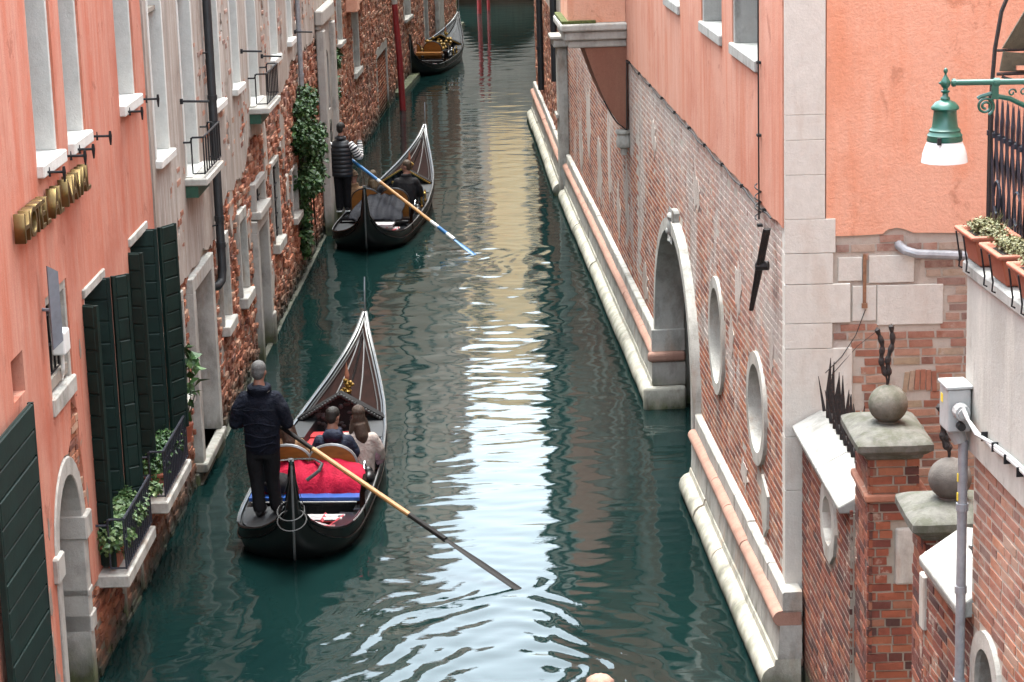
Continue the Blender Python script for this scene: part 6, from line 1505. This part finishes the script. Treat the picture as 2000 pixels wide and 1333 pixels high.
for x, y in ((-.085, -.0), (.08, .03)):
    mb = MB(); mb.loft([[(x+w*math.cos(q), y+yy, .055+h*math.sin(q)) for q in np.linspace(0, 2*math.pi, 13)[:-1]] for yy, w, h in ((-.09, .03, .03), (-.07, .045, .045), (0, .048, .05), (.09, .05, .04), (.17, .02, .02))]); sh_ = mb.build('shoe', p_shoe, t, True, smooth=True)
    mb = MB(); mb.box(x-.055, x+.055, y-.10, y+.16, .0, .032); bevel(mb.build('sole', p_sole, sh_, True), .012)

# --- seated passengers
def seated(label, loc, rz, hairm, style, coat, legm, yaw=0., s=1.0, scarf=None, hood=None, pitch=0., group=None):
    t = person('person', label, loc, rz, group)
    mb = head(t, (0, .05*s, .72*s), yaw, hairm, style, s, pitch)
    el_rings(mb, [(0, 0, .04, .14*s, .10*s), (0, .0, .40*s, .15*s, .09*s), (0, .02, .52*s, .07*s, .06*s), (0, .03, .6*s, .055*s, .055*s)])
    for sd in (-1, 1):
        hand(mb, (sd*.08*s, .36*s, .16*s), (-sd*.8, .4, -.2), (0, 1, .3), .7, s=s)
        limb(mb, [(sd*.09*s, .05, .06*s), (sd*.11*s, .42*s, .10*s), (sd*.11*s, .48*s, -.28*s)], [.06*s, .05*s, .04*s])
    remesh(mb.build('body', p_skin, t, True), .014, 3)
    mb = MB()
    el_rings(mb, [(0, -.01, -.02, .19*s, .14*s), (0, -.015, .12*s, .195*s, .14*s), (0, -.01, .30*s, .205*s, .135*s), (0, .0, .42*s, .20*s, .12*s), (0, .01, .50*s, .13*s, .10*s), (0, .02, .56*s, .085*s, .08*s)])
    for sd in (-1, 1): limb(mb, [(sd*.17*s, .0, .43*s), (sd*.24*s, .04*s, .28*s), (sd*.25*s, .12*s, .17*s), (sd*.11*s, .33*s, .17*s)], [.08*s, .075*s, .068*s, .05*s])
    if hood: mb.ell((0, -.10*s, .52*s), .13*s, .07*s, .09*s)
    mb.tube([(.075*s*math.cos(a), .02*s+.075*s*math.sin(a), .555*s) for a in np.linspace(0, 2*math.pi, 15)], .035*s, 7, caps=False)
    remesh(mb.build('coat', coat, t, True), .016, 5)
    mb = MB()
    for sd in (-1, 1): limb(mb, [(sd*.10*s, .02, .04*s), (sd*.115*s, .24*s, .08*s), (sd*.115*s, .44*s, .09*s), (sd*.11*s, .50*s, -.10*s), (sd*.11*s, .50*s, -.26*s)], [.10*s, .088*s, .075*s, .062*s, .055*s])
    remesh(mb.build('trousers', legm, t, True), .016, 4)
    for sd in (-1, 1): mb = MB(); mb.ell((sd*.11*s, .56*s, -.29*s), .045*s, .12*s, .045*s); mb.build('shoe', p_shoe, t, True, smooth=True)
    if scarf:
        mb = MB(); mb.ell((.19*s, .10*s, .26*s), .10*s, .13*s, .16*s); mb.ell((.2*s, .2*s, .12*s), .09*s, .13*s, .1*s); remesh(mb.build('scarf', scarf, t, True), .016, 3)
    return t
def on(g, x, y, z):
    L_ = {GON1.name: (A1, B1), GON2.name: (A2, B2)}[g.name]; a = heading(*L_); return (L_[0][0]+x*math.cos(a)-y*math.sin(a), L_[0][1]+x*math.sin(a)+y*math.cos(a), z)
r1 = heading(A1, B1)-math.pi/2; r2 = heading(A2, B2)-math.pi/2
seated('seated passenger with short dark hair and hooded blue jacket in the nearest gondola', on(GON1, 2.78, -.22, .36), r1, p_dkhair, 'short', p_navy2, p_black, R_(-30), 1.0, None, True, R_(-8))
seated('seated passenger with long brown hair and pale pink woolly coat in the nearest gondola', on(GON1, 2.95, -.50, .35), r1, p_brown, 'long', p_cream, p_coal, R_(15), .98, p_pinkw)
seated('seated passenger with brown hair half hidden beyond the gondolier in the nearest gondola', on(GON1, 2.78, .36, .36), r1, p_brown, 'long', p_tan, p_coal, R_(10), .93)
seated('seated passenger with brown quiff looking left in the middle gondola', on(GON2, 3.3, -.42, .45), r2, M_obj('chestnut_hair', (.09, .05, .025), .6, .4, 30, .7), 'short', p_coal, p_coal, R_(78), 1.05)
seated('seated passenger in brown knitted bobble hat beside the seat back of the middle gondola', on(GON2, 3.1, .62, .38), r2, p_knit, 'cap', p_tan, p_coal, R_(10), .92)
seated('seated passenger with fair hair between hat wearer and seat back in the middle gondola', on(GON2, 3.4, .28, .36), r2, p_blond, 'long', p_coal, p_coal, R_(5), .9)

# ------------------------------------------------------------------ oars
def oar(label, a, b_, segs, blade):
    a, b_ = Vector(a), Vector(b_); t = thing('oar', label, 'oar', a); d = b_-a
    for nm, f0, f1, mt, r0, r1 in segs:
        mb = MB(); mb.tube([a+d*f0, a+d*(f0+f1)/2, a+d*f1], [r0, (r0+r1)/2, r1], 10); mb.build(nm, mt, t, smooth=True)
    mb = MB(); f0, f1, mt, w = blade
    mb.tube([a+d*f0, a+d*(f0+.05), a+d*(f0+.5*(f1-f0)), a+d*f1, a+d*(f1+.12)], [.03, .04, w, w, w], 8, flat=.35, up=Vector((0, 0, 1))); mb.build('blade', mt, t, smooth=True)
    return t
g_blk = M_flat('oar_black', (.018, .015, .014), .65, 0, .3, 10, spec=.2)
g_bl = M_flat('oar_blue', (.012, .085, .21), .4, 0, .15, 12); g_w = M_flat('oar_white', (.45, .45, .44), .45, 0, .05, 12)
oar('varnished oar with black grip and black blade held by the nearest gondolier', (-2.80, 25.52, 1.40), (-.02, 23.45, 0),
    [('grip', -.06, .175, g_blk, .024, .028), ('shaft', .175, .575, g_oar, .029, .031), ('neck', .575, .72, g_blk, .031, .034)], (.72, 1.0, g_blk, .055))
oar('blue and white banded oar held by the gondolier in the quilted vest', (-3.06, 45.40, 1.36), (-.68, 42.32, 0),
    [('grip', -.05, .21, g_bl, .032, .032), ('white_band', .21, .235, g_w, .034, .034), ('shaft', .235, .66, g_oar, .033, .034), ('white_band', .66, .72, g_w, .036, .036), ('blue_band', .72, .79, g_bl, .037, .037), ('white_band', .79, .85, g_w, .039, .04)], (.85, 1.0, g_bl, .055))
# crimson cloth heaped over the seat backs, with a black strap, dark bag, cover in the middle boat
def heap(label, cat, name, loc, rz, mat, rows, seed):
    t = thing(name, label, cat, loc, rz); mb = MB(); R2 = []
    for j, (x, hw, z, dz) in enumerate(rows):
        R2.append([(x+.03*nz(i*.6, j*.8, seed), hw*(2*i/24-1)*(1+.18*nz(j*1.3, seed*2.))+.015*nz(i, j, seed), z-dz*abs(2*i/24-1)**3+.11*nz(i*.42, j*.9, seed+3)+.04*nz(i*1.0, j*1.6, seed)) for i in range(25)])
    n = 25; vs = [v for r in R2 for v in r]; m = len(vs); vs += [(x, y, z-.025) for x, y, z in vs[:m]]; fs = []; J = len(R2)
    for j in range(J-1):
        for i in range(n-1): a = j*n+i; fs += [(a, a+1, a+n+1, a+n), (a+m, a+n+m, a+n+1+m, a+1+m)]
        a = j*n; fs += [(a, a+n, a+n+m, a+m)]; a += n-1; fs += [(a, a+m, a+n+m, a+n)]
    for i in range(n-1): k = (J-1)*n+i; fs += [(i, i+m, i+1+m, i+1), (k, k+1, k+1+m, k+m)]
    mb.add(vs, fs); o = mb.build('cloth', mat, t, True, smooth=True, ang=80); sb = o.modifiers.new('soft', 'SUBSURF'); sb.levels = 1; sb.render_levels = 1
    return t
t = heap('crimson cloth heaped behind the seat backs of the nearest gondola', 'cloth', 'crimson_cloth', on(GON1, 1.92, -.06, 0), heading(A1, B1), g_crim,
         [(-.06, .60, .34, .0), (-.05, .61, .44, .02), (.02, .61, .56, .05), (.10, .61, .64, .06), (.20, .60, .68, .06), (.30, .58, .71, .08), (.39, .57, .74, .10), (.44, .54, .62, .10)], 3)
t = thing('shoulder_bag', 'black strap and dark bag lying on the crimson cloth', 'bag', on(GON1, 1.88, .22, .55), heading(A1, B1))
mb = MB(); mb.ell((.06, .14, -.04), .16, .22, .13, 16, 10); mb.build('bag', p_coal, t, True, smooth=True)
mb = MB(); mb.tube([(.2, .25, .14), (.32, .12, .17), (.34, -.1, .18), (.30, -.28, .19), (.16, -.40, .17), (.02, -.38, .12), (-.06, -.24, .03)], .022, 6, flat=.4); mb.build('strap', g_lblack, t, True, smooth=True)
t = heap('dark navy cover thrown over the seat of the middle gondola', 'cover', 'boat_cover', on(GON2, 1.75, -.05, 0), heading(A2, B2), g_cover,
         [(-.1, .50, .42, .0), (0, .52, .55, .05), (.2, .52, .62, .05), (.45, .50, .66, .08), (.75, .46, .76, .12), (.88, .40, .86, .14), (.95, .3, .70, .1)], 7)
mb = MB(); mb.box(1.3, 1.6, -.45, -.05, .35, .39); mb.build('pale_board', g_wht, GON2, True)
